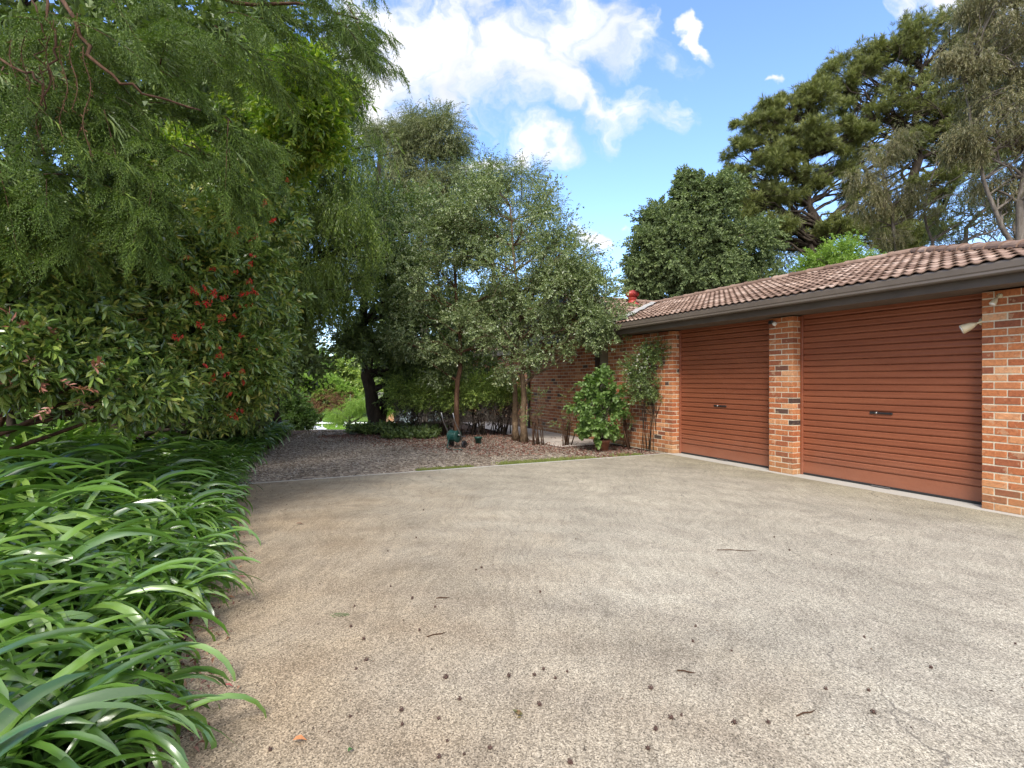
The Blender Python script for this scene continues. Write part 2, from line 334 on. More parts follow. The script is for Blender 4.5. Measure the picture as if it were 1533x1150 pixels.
class MB:
    """collects shapes into one mesh"""
    def __init__(s): s.v = []; s.f = []; s.m = []; s.sm = []
    def add(s, V, F, mi=0, smooth=False):
        b = len(s.v); s.v += [tuple(float(c) for c in p) for p in V]
        for f in F: s.f.append([b+i for i in f]); s.m.append(mi); s.sm.append(smooth)
    def box(s, x0, x1, y0, y1, z0, z1, mi=0, bev=0, M4=None):
        if bev > 0:
            b = min(bev, abs(x1-x0)*.3, abs(y1-y0)*.3, abs(z1-z0)*.3)
            V = []; idx = {}
            for i, x in enumerate((x0, x1)):
                for j, y in enumerate((y0, y1)):
                    for k, z in enumerate((z0, z1)):
                        xi = x+(b if i == 0 else -b); yi = y+(b if j == 0 else -b); zi = z+(b if k == 0 else -b)
                        idx[(i, j, k, 0)] = len(V); V.append((x, yi, zi))
                        idx[(i, j, k, 1)] = len(V); V.append((xi, y, zi))
                        idx[(i, j, k, 2)] = len(V); V.append((xi, yi, z))
            q = lambda *a: [idx[t] for t in a]
            F = []
            for i in (0, 1):
                a = q((i, 0, 0, 0), (i, 1, 0, 0), (i, 1, 1, 0), (i, 0, 1, 0)); F.append(a if i else a[::-1])
                a = q((0, i, 0, 1), (1, i, 0, 1), (1, i, 1, 1), (0, i, 1, 1)); F.append(a[::-1] if i else a)
                a = q((0, 0, i, 2), (1, 0, i, 2), (1, 1, i, 2), (0, 1, i, 2)); F.append(a if i else a[::-1])
            for i in (0, 1):
                for j in (0, 1):
                    F.append(q((i, j, 0, 0), (i, j, 1, 0), (i, j, 1, 1), (i, j, 0, 1)))
                    F.append(q((i, 0, j, 0), (i, 1, j, 0), (i, 1, j, 2), (i, 0, j, 2)))
                    F.append(q((0, i, j, 1), (1, i, j, 1), (1, i, j, 2), (0, i, j, 2)))
                    for k in (0, 1): F.append(q((i, j, k, 0), (i, j, k, 1), (i, j, k, 2)))
        else:
            V = [(x, y, z) for x in (x0, x1) for y in (y0, y1) for z in (z0, z1)]
            F = [[0, 1, 3, 2], [4, 6, 7, 5], [0, 4, 5, 1], [2, 3, 7, 6], [0, 2, 6, 4], [1, 5, 7, 3]]
        if M4 is not None: V = [M4 @ Vector(p) for p in V]
        s.add(V, F, mi); return s
    def tube(s, pts, rad, n=8, mi=0, caps=True, smooth=True):
        pts = [Vector(tuple(float(c) for c in p)) for p in pts]; rad = [rad]*len(pts) if isinstance(rad, (int, float)) else rad
        V = []; F = []; up = Vector((0, 0, 1)); nrm = None
        for i, p in enumerate(pts):
            d = (pts[min(i+1, len(pts)-1)]-pts[max(i-1, 0)])
            d = d.normalized() if d.length > 1e-9 else Vector((0, 0, 1))
            if nrm is None: nrm = d.cross(up if abs(d.z) < .9 else Vector((1, 0, 0))).normalized()
            else:
                nrm = nrm - d*nrm.dot(d); nrm = nrm.normalized() if nrm.length > 1e-6 else d.orthogonal().normalized()
            b = d.cross(nrm)
            for k in range(n):
                a = 2*math.pi*k/n; V.append(p+(nrm*math.cos(a)+b*math.sin(a))*rad[i])
        for i in range(len(pts)-1):
            for k in range(n): F.append([i*n+k, i*n+(k+1) % n, (i+1)*n+(k+1) % n, (i+1)*n+k])
        if caps: F.append(list(range(n))[::-1]); F.append([(len(pts)-1)*n+k for k in range(n)])
        s.add(V, F, mi, smooth); return s
    def lathe(s, prof, n=24, mi=0, axis=None, smooth=True, M4=None):
        V = []; F = []
        for (r, z) in prof:
            for k in range(n):
                a = 2*math.pi*k/n; V.append((r*math.cos(a), r*math.sin(a), z))
        for i in range(len(prof)-1):
            for k in range(n): F.append([i*n+k, i*n+(k+1) % n, (i+1)*n+(k+1) % n, (i+1)*n+k])
        if M4 is not None: V = [M4 @ Vector(p) for p in V]
        s.add(V, F, mi, smooth); return s
    def extrude(s, prof, x0, x1, mi=0, ax='x'):
        """closed profile (y,z) swept along x"""
        n = len(prof); V = [(x0, y, z) for y, z in prof]+[(x1, y, z) for y, z in prof]
        F = [[i, (i+1) % n, n+(i+1) % n, n+i] for i in range(n)] + [list(range(n))[::-1], list(range(n, 2*n))]
        s.add(V, F, mi); return s
    def build(s, name, mats, parent=None, loc=None, rot=None):
        me = bpy.data.meshes.new(name); me.from_pydata(s.v, [], s.f)
        for m in (mats if isinstance(mats, (list, tuple)) else [mats]): me.materials.append(m)
        me.polygons.foreach_set('material_index', s.m); me.polygons.foreach_set('use_smooth', s.sm); me.update()
        return mobj(name, me, parent, loc, rot)

# ---- leaf templates : (verts, tris)
def leaf_t(Ln, W, fold=.25, curl=.1, at=(0, 0, 0), d=(1, 0, 0), up=(0, 0, 1)):
    d = np.array(d, float); d /= np.linalg.norm(d); up = np.array(up, float)
    y = np.cross(up, d); y /= max(np.linalg.norm(y), 1e-6); z = np.cross(d, y); at = np.array(at, float)
    P = [(0, 0, 0), (.45*Ln, W/2, fold*W), (.45*Ln, -W/2, fold*W), (Ln, 0, -curl*Ln)]
    return np.array([at+d*a+y*b+z*c for a, b, c in P]), np.array([(0, 3, 1), (0, 2, 3)])
def oval_t(Ln, W, fold=.2, curl=.15, at=(0, 0, 0), d=(1, 0, 0), up=(0, 0, 1)):
    d = np.array(d, float); d /= np.linalg.norm(d); up = np.array(up, float)
    y = np.cross(up, d); y /= max(np.linalg.norm(y), 1e-6); z = np.cross(d, y); at = np.array(at, float)
    P = [(0, 0, 0), (.25*Ln, W*.38, fold*W*.7), (.25*Ln, -W*.38, fold*W*.7), (.6*Ln, W*.5, fold*W-curl*Ln*.3), (.6*Ln, -W*.5, fold*W-curl*Ln*.3),
         (Ln, 0, -curl*Ln), (.3*Ln, 0, 0), (.6*Ln, 0, -curl*Ln*.3)]
    T = [(0, 6, 1), (0, 2, 6), (1, 6, 7), (1, 7, 3), (6, 2, 4), (6, 4, 7), (3, 7, 5), (7, 4, 5)]
    return np.array([at+d*a+y*b+z*c for a, b, c in P]), np.array(T)
def join_t(parts):
    V = []; T = []; b = 0
    for v, t in parts: V.append(v); T.append(t+b); b += len(v)
    return np.concatenate(V), np.concatenate(T)
def twig_t(n, length, Ln, W, spread=.9, kind=leaf_t, droop=0., seed=0, jit=.25, upj=.5, curl=.1):
    r = np.random.default_rng(seed); ps = []
    for i in range(n):
        f = (i+.6)/n; a = i*2.4+r.uniform(-.4, .4); sl_ = spread*(1-.5*f)
        d = np.array([1-.35*sl_, sl_*math.cos(a), sl_*math.sin(a)*.8-droop]) + r.normal(0, jit, 3)
        ps.append(kind(Ln*r.uniform(.7, 1.15), W*r.uniform(.8, 1.15), at=(length*f, 0, -droop*.3*length*f*f), d=d,
                       up=(r.normal(0, upj), r.normal(0, upj), 1), curl=curl))
    return join_t(ps)
def spray_t(seed, Ln=.34, nb=13, bl=.13, needle=.024, w=.0062, per=8):
    """feathery drooping conifer spray: side branchlets set with short needles"""
    r = np.random.default_rng(seed); ps = []
    for i in range(nb):
        f = (i+.3)/nb; sgn = 1 if i % 2 else -1; b0 = np.array([Ln*f, 0, -.35*Ln*f*f]); ll = bl*(1.05-.75*f)*r.uniform(.8, 1.1)
        bd = np.array([.85, sgn*.62, -.25+r.normal(0, .12)]); bd /= np.linalg.norm(bd)
        for j in range(per):
            g = (j+.5)/per; p = b0+bd*ll*g+np.array([0, 0, -.3*ll*g*g]); a = j*2.4
            nd = bd*.9+np.array([0, math.cos(a)*.7, math.sin(a)*.7])
            ps.append(leaf_t(needle*r.uniform(.8, 1.3), w, .1, .1, p, nd))
        ps.append(leaf_t(ll*1.05, w*.8, 0, .25, b0, bd))
    return join_t(ps)
def tuft_t(seed, n=22, Ln=.16, w=.012, back=.1):
    r = np.random.default_rng(seed); ps = []
    for i in range(n):
        d = r.normal(0, 1, 3); d[0] = abs(d[0])*1.0+.55; d /= np.linalg.norm(d)
        ps.append(leaf_t(Ln*r.uniform(.7, 1.1), w, 0, .12, (-back*r.random(), 0, 0), d))
    return join_t(ps)
def blossom_t(seed, n=9, Ln=.045, w=.012):
    r = np.random.default_rng(seed); ps = []
    for i in range(n):
        d = r.normal(0, 1, 3); d[0] = abs(d[0])+.3
        ps.append(leaf_t(Ln*r.uniform(.6, 1.1), w, .2, .3, r.normal(0, .01, 3), d))
    return join_t(ps)
def norm(a): return a/np.maximum(np.linalg.norm(a, axis=-1, keepdims=True), 1e-9)
def scatter(tmps, P, X, S, up=(0, 0, 1), upjit=.35, r=None):
    """copies of the templates at P, first axis along X; returns V, T"""
    r = r or rng; n = len(P); X = norm(X); U = norm(np.array(up)+r.normal(0, upjit, (n, 3)))
    Y = norm(np.cross(U, X)); Z = np.cross(X, Y); Vs = []; Ts = []; base = 0; which = r.integers(0, len(tmps), n)
    for k, (tv, tt) in enumerate(tmps):
        i = np.where(which == k)[0]
        if not len(i): continue
        v = (tv[None, :, 0, None]*X[i][:, None]+tv[None, :, 1, None]*Y[i][:, None]+tv[None, :, 2, None]*Z[i][:, None])*S[i][:, None, None]+P[i][:, None]
        t = tt[None]+(np.arange(len(i))*len(tv))[:, None, None]+base
        Vs.append(v.reshape(-1, 3)); Ts.append(t.reshape(-1, 3)); base += len(i)*len(tv)
    return np.concatenate(Vs), np.concatenate(Ts)

def clumps_in(blobs, k_per, rc, r, shell=.55):
    out = []
    for (c, rad, *w) in blobs:
        k = max(2, int(k_per*(w[0] if w else 1))); d = norm(r.normal(0, 1, (k, 3)))
        q = r.uniform(shell**3, 1, (k, 1))**(1/3)
        for p in np.array(c)+d*q*np.array(rad): out.append((p, rc*np.mean(rad)*r.uniform(.7, 1.25), np.array(c), np.array(rad)))
    return out
def crown_pts(clumps, m, r, droop=.2, outw=.8, rnd=.7, flat=.8):
    P = []; X = []
    for (p, rc, c, rad) in clumps:
        k = max(3, int(m*r.uniform(.6, 1.4))); q = r.normal(0, .5, (k, 3))*rc; q[:, 2] *= flat
        P.append(p+q); o = norm((p+q)-c); oo = norm(q)
        X.append(norm(o*outw*.6+oo*outw*.6+r.normal(0, rnd*.6, (k, 3))+np.array([0, 0, -droop])))
    return np.concatenate(P), np.concatenate(X)
def limb_mesh(mb, trunk, trad, clumps, r, thin=.03, every=1, sag=.0, n=5, wig=.06):
    tp = np.array(trunk); 
    for i, (p, rc, c, rad) in enumerate(clumps):
        if i % every: continue
        # leave the trunk below the clump
        zt = p[2]-.45*np.linalg.norm(p[:2]-tp[-1][:2]); j = int(np.argmin(np.abs(tp[:, 2]-zt)+.2*np.arange(len(tp)) * 0))
        a = tp[j]; ra = min(trad[j]*.5, thin*2.2); mid = a*.5+p*.5; mid[2] += np.linalg.norm(p-a)*(.06-sag)
        pts = []; L_ = np.linalg.norm(p-a)
        for k in range(7):
            f = k/6; q = (1-f)**2*a+2*f*(1-f)*mid+f*f*p
            if 0 < k < 6: q = q+r.normal(0, wig*L_*.3, 3)
            pts.append(q)
        mb.tube(pts, [ra*(1-.82*k/6)+.003 for k in range(7)], n, caps=False)
        for _ in range(2):
            k = r.integers(3, 6); e = p+r.normal(0, rc*.7, 3); mb.tube([pts[k], (np.array(pts[k])+e)/2+r.normal(0, .06*L_*.3, 3), e], [ra*.35, ra*.22, .004], 4, caps=False)

def resample(pts, n):
    pts = np.array(pts, float); out = []
    for i in range(n):
        f = i/(n-1)*(len(pts)-1); k = min(int(f), len(pts)-2); f -= k
        p0, p1, p2, p3 = pts[max(k-1, 0)], pts[k], pts[k+1], pts[min(k+2, len(pts)-1)]
        out.append(.5*((2*p1)+(-p0+p2)*f+(2*p0-5*p1+4*p2-p3)*f*f+(-p0+3*p1-3*p2+p3)*f**3))
    return np.array(out)

def tree(name, label, cat, trunks, blobs, tmps, leaf, bark, k_per=14, rc=.42, m=40, scale=(.8, 1.2), droop=.2, shell=.5, group=None,
         seed=1, thin=.03, every=2, upjit=.35, rnd=.7, flat=.8, crown='crown', outw=.8, extra=None, wig=.06):
    """trunks: list of (points, r0, r1); blobs: (centre, radii, weight)"""
    r = np.random.default_rng(seed); base = np.array(trunks[0][0][0], float)
    root = empty(name, base, label, cat, group)
    cl = clumps_in(blobs, k_per, rc, r, shell); mb = MB(); T0 = []
    for (pts, r0, r1) in trunks:
        q = resample(pts, 14); q[1:-1, :2] += r.normal(0, r0*.25, (12, 2)); rr = [r0+(r1-r0)*(i/13)**.8 for i in range(14)]; rr[0] *= 1.35
        mb.tube(q-base, rr, 9); T0.append((q, rr))
    for i, c in enumerate(cl):
        q, rr = T0[i % len(T0)]
        cc = [(c[0]-base, c[1], c[2]-base, c[3])]
        if i % every == 0: limb_mesh(mb, q-base, rr, cc, r, thin, wig=wig)
    mb.build('trunk', bark, root)
    P, X = crown_pts(cl, m, r, droop, rnd=rnd, flat=flat, outw=outw)
    V, T = scatter(tmps, P, X, r.uniform(scale[0], scale[1], len(P)), upjit=upjit, r=r)
    mobj(crown, raw_mesh(crown, V-base, T, leaf), root)
    return root, cl
def B(x, y, rx, ry, D, rd=None, w=1):          # an ellipsoid of foliage seen at a photograph position
    k = D/800; return (px(x, y, D), (rx*k, (rd if rd else (rx+ry)/2*k), ry*k), w)
#PART2

# ================================================================== the setting
def build_ground():
    xs = np.concatenate([np.linspace(-400, -40, 10), np.linspace(-36, -12, 13), np.linspace(-11, 8, 77), np.linspace(9, 40, 18), np.linspace(60, 400, 8)])
    ys = np.concatenate([np.linspace(-60, -4, 8), np.linspace(-2, 16, 73), np.linspace(16.5, 46, 60), np.linspace(50, 120, 12), np.linspace(150, 900, 8)])
    X, Y = np.meshgrid(xs, ys); Z = terr(X, Y)-.02
    V = np.stack([X, Y, Z], -1).reshape(-1, 3); nx, ny = len(xs), len(ys)
    i = np.arange(nx-1)[None]+np.arange(ny-1)[:, None]*nx
    T = np.stack([i, i+1, i+nx+1, i+nx], -1).reshape(-1, 4)
    tag(mobj('ground', raw_mesh('ground', V, T, M['ground'], smooth=True)), 'brown garden soil falling away to grass beyond the driveway', kind='structure')
def patch(name, A, Bp, C, D_, nu, nv, dz, mat, label, bow=None, kind='structure'):
    A, Bp, C, D_ = map(np.array, (A, Bp, C, D_)); V = []
    for j in range(nv+1):
        for i in range(nu+1):
            u, v = i/nu, j/nv; p = (A*(1-u)+Bp*u)*(1-v)+(D_*(1-u)+C*u)*v
            if bow: p = p+np.array(bow(u, v))
            V.append((p[0], p[1], gz(p[0], p[1])+dz))
    T = [(j*(nu+1)+i, j*(nu+1)+i+1, (j+1)*(nu+1)+i+1, (j+1)*(nu+1)+i) for j in range(nv) for i in range(nu)]
    return tag(mobj(name, raw_mesh(name, V, T, mat)), label, kind=kind)
build_ground()
mb = MB(); mb.box(-.1, 16, -7.9, .4, -.14, 0, 0)
slab = mb.build('driveway_concrete', M['concrete'], loc=(*P0, 0), rot=(0, 0, G_ROT)); tag(slab, 'broad worn aggregate concrete driveway in front of the garage', kind='structure')
patch('gravel_driveway', (-4.35, 7.4), (3.35, 10.93), (-2.9, 20), (-7.2, 20), 40, 60, .012, M['gravel'], 'brown gravel track strewn with leaves leading to the road',
      bow=lambda u, v: (-1.2*u*math.sin(v*3.14)*1.0, 0))
patch('garden_path', st2xy(-1.9, -1.55), st2xy(-1.9, -.02), st2xy(-9.5, -.02), st2xy(-9.5, -1.15), 6, 40, .03, M['path'], 'pale concrete path along the house wall')
patch('lawn', (-60, 43), (10, 43), (10, 57), (-60, 57), 30, 8, .01, plain('mown_lawn', (.17, .27, .045), .9, scale=3, var=.3), 'sunny green lawn beyond the driveway')

def litter(name, n, where, cols, label, size=(.6, 1.3), Ln=.05, W=.03, dz=.012, seed=3, tilt=.5, rough=.8):
    r = np.random.default_rng(seed); P = []
    while len(P) < n:
        p = where(r)
        if p is not None: P.append((p[0], p[1], gz(*p)+dz+r.random()*.02))
    P = np.array(P); X = r.normal(0, 1, (n, 3)); X[:, 2] *= tilt
    V, T = scatter([leaf_t(Ln, W, .25, .2), leaf_t(Ln*1.2, W*.7, .5, .3), leaf_t(Ln*.7, W*.8, .1, .1)], P, X, r.uniform(*size, n), upjit=tilt, r=r)
    return tag(mobj(name, raw_mesh(name, V, T, leafmat(name+'_leaves', cols, rough, .05))), label, kind='stuff')
def w_bed(r):                                       # bed between the gravel and the house
    s = -r.uniform(.1, 7); t = r.uniform(-6.2, -.2)
    lim = -1.1 - .55*max(0, -s-.6)
    if t < lim-1.9+r.normal(0, .35): return None
    if s < -1.9 and t > -1.3 and r.random() < .93: return None
    if s > -.9-r.random()*.5 and t < -1.9+r.normal(0, .3): return None
    return st2xy(s, t)
BROWN = [(.045, .018, .012), (.12, .045, .03), (.20, .085, .06), (.27, .14, .10), (.36, .24, .17)]
litter('leaf_litter', 9000, w_bed, BROWN, 'red-brown fallen leaves covering the bed by the brick wall')
def w_grav(r):
    v = r.random()**.8; u = r.random()
    A, Bq, C, D_ = map(np.array, ((-4.3, 7.6), (2.6, 10.9), (-2.9, 17), (-6.6, 17)))
    p = (A*(1-u)+Bq*u)*(1-v)+(D_*(1-u)+C*u)*v
    if xy2st(*p)[0] > -.14: return None
    if r.random() > .35+.65*v and u > .15: return None
    return p
litter('gravel_leaves', 9000, w_grav, [(.045, .031, .022), (.12, .088, .062), (.20, .155, .118), (.33, .28, .22)], 'small brown leaves and bark chips scattered over the gravel track', Ln=.035, W=.022, seed=5, dz=.014)
def w_edge(r):
    s = r.uniform(-2.5, 12); t = -7.9+abs(r.normal(0, .12))-.03
    return st2xy(s, t) if r.random() < .5 else st2xy(s, -8.0-abs(r.normal(0, .25)))
litter('bed_edge_litter', 3200, w_edge, BROWN+[(.45, .16, .04)], 'brown dead leaves along the planted edge of the concrete', seed=8, dz=.035, Ln=.035, W=.016)
def w_stone(r):
    p = w_grav(r); return p
def pebbles():
    r = np.random.default_rng(21); P = []
    while len(P) < 14000:
        p = w_grav(r)
        if p is not None and p[1] < 14: P.append((p[0], p[1], gz(*p)+.012))
    a = .5; v = np.array([(1, 0, 0), (-1, 0, 0), (0, 1, 0), (0, -1, 0), (0, 0, .6), (0, 0, -.6)])*.013
    t = np.array([(0, 2, 4), (2, 1, 4), (1, 3, 4), (3, 0, 4), (2, 0, 5), (1, 2, 5), (3, 1, 5), (0, 3, 5)])
    P = np.array(P); V, T = scatter([(v, t), (v*np.array([1, .6, .8]), t)], P, r.normal(0, 1, P.shape), r.uniform(.5, 1.4, len(P)), r=r)
    tag(mobj('gravel_pebbles', raw_mesh('gravel_pebbles', V, T, leafmat('pebble', [(.10, .08, .06), (.24, .20, .16), (.40, .35, .29), (.56, .51, .44)], .8, 0, .3))), 'loose pale pebbles of the gravel track', kind='stuff')
pebbles()
def w_moss(r):
    t = r.uniform(-5.2, -.6); s = -.13-abs(r.normal(0, .16))*(1 if t > -4.3 else .6)
    if math.sin(t*5.1)+math.sin(t*2.3+1)+r.normal(0, .5) < -.6: return None
    return st2xy(s, t)
r_ = np.random.default_rng(4)
def blades(name, n, where, mat, label, Ln, W, seed):
    r = np.random.default_rng(seed); P = []
    while len(P) < n:
        p = where(r)
        if p is not None: P.append((p[0], p[1], gz(*p)+.01))
    P = np.array(P); X = r.normal(0, .45, (n, 3)); X[:, 2] = .55
    V, T = scatter([leaf_t(Ln, W, .2, .3)], P, X, r.uniform(.5, 1.3, n), up=(1, 0, 0), upjit=1, r=r)
    tag(mobj(name, raw_mesh(name, V, T, mat)), label, kind='stuff')
blades('mossy_grass', 9000, w_moss, M['moss'], 'thin yellow-green moss and grass along the concrete rim', .035, .010, 6)
blades('lawn_grass', 9000, lambda r: np.array((r.uniform(-30, -5), r.uniform(43.5, 56))), M['lawn'], 'short green grass blades of the far lawn', .22, .09, 9)

# ================================================================== the house with its garage
def m4(o, ux, uy):                              # local frame to garage frame
    return Matrix(((ux[0], uy[0], 0, o[0]), (ux[1], uy[1], 0, o[1]), (0, 0, 1, o[2]), (0, 0, 0, 1)))
house = empty('brick_house', (*P0, 0), 'long brick house with a double garage under a low terracotta-tiled roof', 'house', rotz=G_ROT)
BR = np.random.default_rng(11)
def brick_run(mb, u0, u1, z0, courses, Mx, start=0, depth=.10, endb=None, gable=None):
    """stretcher courses on the plane y=0 of Mx facing -y"""
    for c in range(courses):
        z = z0+c*.086; u = u0-(.12 if (c+start) % 2 else 0)
        a0, a1 = u0, u1
        if gable: a0, a1 = gable(z+.04)
        if a1-a0 < .06: continue
        k = math.floor((a0-u)/.24) if a0 > u else 0; u += k*.24
        while u < a1-.02:
            x0 = max(u, a0); x1 = min(u+.227, a1)
            if x1-x0 > .03:
                j = BR.uniform(-.003, .003); jz = BR.uniform(-.002, .002)
                mb.box(x0+BR.uniform(0, .002), x1-BR.uniform(0, .003), -.001+j, depth, z+jz, z+.073+jz+BR.uniform(-.002, .001), 0, .0035, Mx)
            u += .24
def wall(name, u0, u1, z0, courses, o, ux, uy, th=.22, start=0, label=None, gable=None, parent=None):
    mb = MB(); Mx = m4(o, ux, uy); brick_run(mb, u0, u1, z0, courses, Mx, start, gable=gable)
    zt = z0+courses*.086-.012
    if gable:
        zs = [z0+courses*.086*i/24 for i in range(25)]; P = [(gable(z)[0]+.01, z) for z in zs if gable(z)[1]-gable(z)[0] > .02]+[(gable(z)[1]-.01, z) for z in zs[::-1] if gable(z)[1]-gable(z)[0] > .02]
        n = len(P); V = [Mx @ Vector((a, .007, b)) for a, b in P]+[Mx @ Vector((a, th, b)) for a, b in P]
        mb.add(V, [list(range(n)), list(range(n, 2*n))[::-1]]+[[i, n+i, n+(i+1) % n, (i+1) % n] for i in range(n)], 1)
    else: mb.box(u0+.003, u1-.003, .004, th, z0-.02, zt, 1, 0, Mx)
    return mb.build(name, [M['brick'], M['mortar']], parent or house)
SX, TY = (1, 0), (0, 1)
# front wall between the garage door and the entry, piers, end pier
def pier(name, s0, s1, t1, courses=29, start=0, both=True):
    mb = MB(); I = m4((0, 0, 0), SX, TY)
    for c in range(courses):
        z = c*.086; o = (c+start) % 2; zz = (z, z+.073)
        # faces run round the corners: the end brick of the front shows its header or its stretcher
        b = .0045; w = s1-s0
        cuts = [s0, s0+.235, s1] if o else [s0, s0+.115, s0+.355, s1]
        cuts = [q for q in cuts if q < s1-.03]+[s1]
        for a, e in zip(cuts[:-1], cuts[1:]):
            dep = .105 if o else .22
            if e == s1 or a == s0: d_ = dep
            else: d_ = .1
            j = BR.uniform(-.003, .003)
            mb.box(a+(0 if a == s0 else .005), e-(0 if e == s1 else .005), j, min(d_, t1), zz[0]+BR.uniform(-.001, .001), zz[1]+BR.uniform(-.002, .001), 0, b)
        if o:
            mb.box(s1-.10, s1+BR.uniform(-.002, .002), .115, t1, zz[0], zz[1], 0, b)
            mb.box(s0+BR.uniform(-.002, .002), s0+.1, .115, t1, zz[0], zz[1], 0, b)
    mb.box(s0+.005, s1-.005, .005, t1+.02, -.02, courses*.086-.012, 1)
    return mb.build(name, [M['brick'], M['mortar']], house)
wall('wall', -2.245, -.24, 0, 29, (0, 0, 0), SX, TY, start=1)
pier('brick_pier', -.23, 0, .22); pier('brick_pier', 2.27, 2.71, .22, start=1); pier('brick_pier', 5.13, 5.78, .30)
wall('wall', 0, 1.3, 0, 29, (-2.25, .235, 0), TY, (1, 0))                    # reveal going in (faces the entry)
wall('wall', 0, 5.6, 0, 29, (5.775, .34, 0), TY, (-1, 0))                    # near end wall of the garage
for (a, b_, c_) in ((.30, 6.0, 6.2),):
    mb = MB(); mb.box(-2.2, 5.5, 5.9, 6.1, 0, 2.45, 0); mb.build('rear_wall', M['mortar'], house)
# far gable front (coplanar) with entry recess
wall('wall', -6.36, -2.83, 0, 29, (0, 0, 0), SX, TY)
RIDGE_S, PITCH2 = -3.86, .37
def gab(z):
    h = (3.63-z)/PITCH2; return (max(-6.36, RIDGE_S-h), min(-1.5, RIDGE_S+h))
wall('gable_wall', -6.36, -1.5, 29*.086+.0, 14, (0, .0, 0), SX, TY, gable=gab)
mb = MB(); mb.box(-6.34, -6.14, .2, 6, 0, 2.48, 0); mb.box(-2.9, -2.83, .2, 1.3, 0, 2.48, 0); mb.build('return_wall', M['mortar'], house)
# entry recess
mb = MB(); mb.box(-2.83, -2.77, .02, .14, 0, 2.49, 0, .004); mb.box(-2.83, -2.25, .55, .60, 0, 2.49, 0); e = mb.build('entry_frame', M['darkwood'], house)
mb = MB(); mb.box(-2.76, -2.26, .5, .54, .06, 2.2, 0, .01); g = mb.build('entry_door', M['black'], house)
mb = MB(); mb.box(-2.33, -2.30, .44, .495, 1.0, 1.2, 0, .005); mb.build('handle', M['steel'], g)
mb = MB(); mb.box(-16.4, -6.7, 1.12, 1.6, 2.50, 2.52); mb.box(-16.4, -6.7, 1.08, 1.11, 2.49, 2.70); mb.build('fascia', M['fascia'], house)
mb = MB(); mb.box(-6.47, -6.38, -.06, .03, 0, 2.5, 0, .01); mb.box(-6.49, -6.36, -.066, .036, 1.2, 1.23); mb.build('downpipe', M['darkwood'], house)
# set-back wing to the left
wall('wall', -9.3, -8.35, 0, 29, (0, 1.6, 0), SX, TY); wall('wall', -7.15, -6.36, 0, 29, (0, 1.6, 0), SX, TY, start=1); wall('wall', -8.34, -7.16, 0, 10, (0, 1.6, 0), SX, TY)
wall('wall', -16.2, -9.31, 0, 29, (0, 1.6, 0), SX, TY)
mb = MB()
for a in (-8.35, -7.21): mb.box(a, a+.06, 1.63, 1.70, .86, 2.49)
for z in (.86, 2.43): mb.box(-8.29, -7.21, 1.63, 1.70, z, z+.06)
mb.box(-7.78, -7.73, 1.635, 1.69, .92, 2.43)
wd = mb.build('window', M['darkwood'], house); mb = MB(); mb.box(-8.29, -7.21, 1.67, 1.68, .92, 2.43); mb.build('pane', M['glassy'], wd)

# roller doors
def roller(s0, s1, t, handle_s, nm='garage_door'):
    prof = []; z = .22; pitch = .0925
    prof += [(0, .025), (0, .20), (.012, .208)]
    k = 0
    while z < 2.50:
        prof += [(.012, z-.010), (-.006, z-.002), (-.012, z+.012), (-.010, z+.040), (-.012, z+.066), (-.004, z+.074), (.012, z+.079)]
        z += pitch
    prof = [(y, min(zz, 2.4985)) for y, zz in prof]; V = [(s, t+y, zz) for s in (s0, s1) for y, zz in prof]; n = len(prof)
    F = [[i, n+i, n+i+1, i+1] for i in range(n-1)]
    mb = MB(); mb.add(V, F); d = mb.build(nm, M['door'], house)
    mb = MB(); mb.extrude([(t-.014, .004), (t+.02, .004), (t+.02, .034), (t-.014, .030)], s0, s1); mb.build('bottom_seal', M['rubber'], d)
    hz = 1.02 if s1 > 3 else 1.0
    mb = MB(); mb.box(handle_s-.15, handle_s-.07, t-.026, t-.008, hz-.012, hz+.02, 0, .004); mb.box(handle_s-.05, handle_s+.15, t-.030, t-.008, hz-.012, hz+.016, 0, .006)
    h = mb.build('handle', M['black'], d)
    mb = MB(); mb.tube([(handle_s-.06, t-.034, hz+.003), (handle_s-.06, t-.005, hz+.003)], .016, 12); mb.build('lock', M['steel'], h)
    for a in (s0, s1):
        mb = MB(); mb.box(a-.02, a+.02, t-.03, t+.03, 0, 2.49, 0, .004); mb.build('door_track', M['door'], d)
    mb = MB(); mb.box((s0+s1)/2-.12, (s0+s1)/2+.12, t-.05, t-.02, .012, .022, 0, .003); mb.build('floor_catch', M['steel'], d)
def s_at(p, t):
    q = (p-766.5)/800; o = P0+TB*t; return (q*o[1]-o[0])/(SA[0]-q*SA[1])
roller(.03, 2.25, .19, s_at(1079, .19)); roller(2.735, 5.12, .19, s_at(1320, .19))
mb = MB(); mb.box(-2.2, 5.75, .36, .42, 0, 2.5); mb.build('inner_lining', M['darkwood'], house)

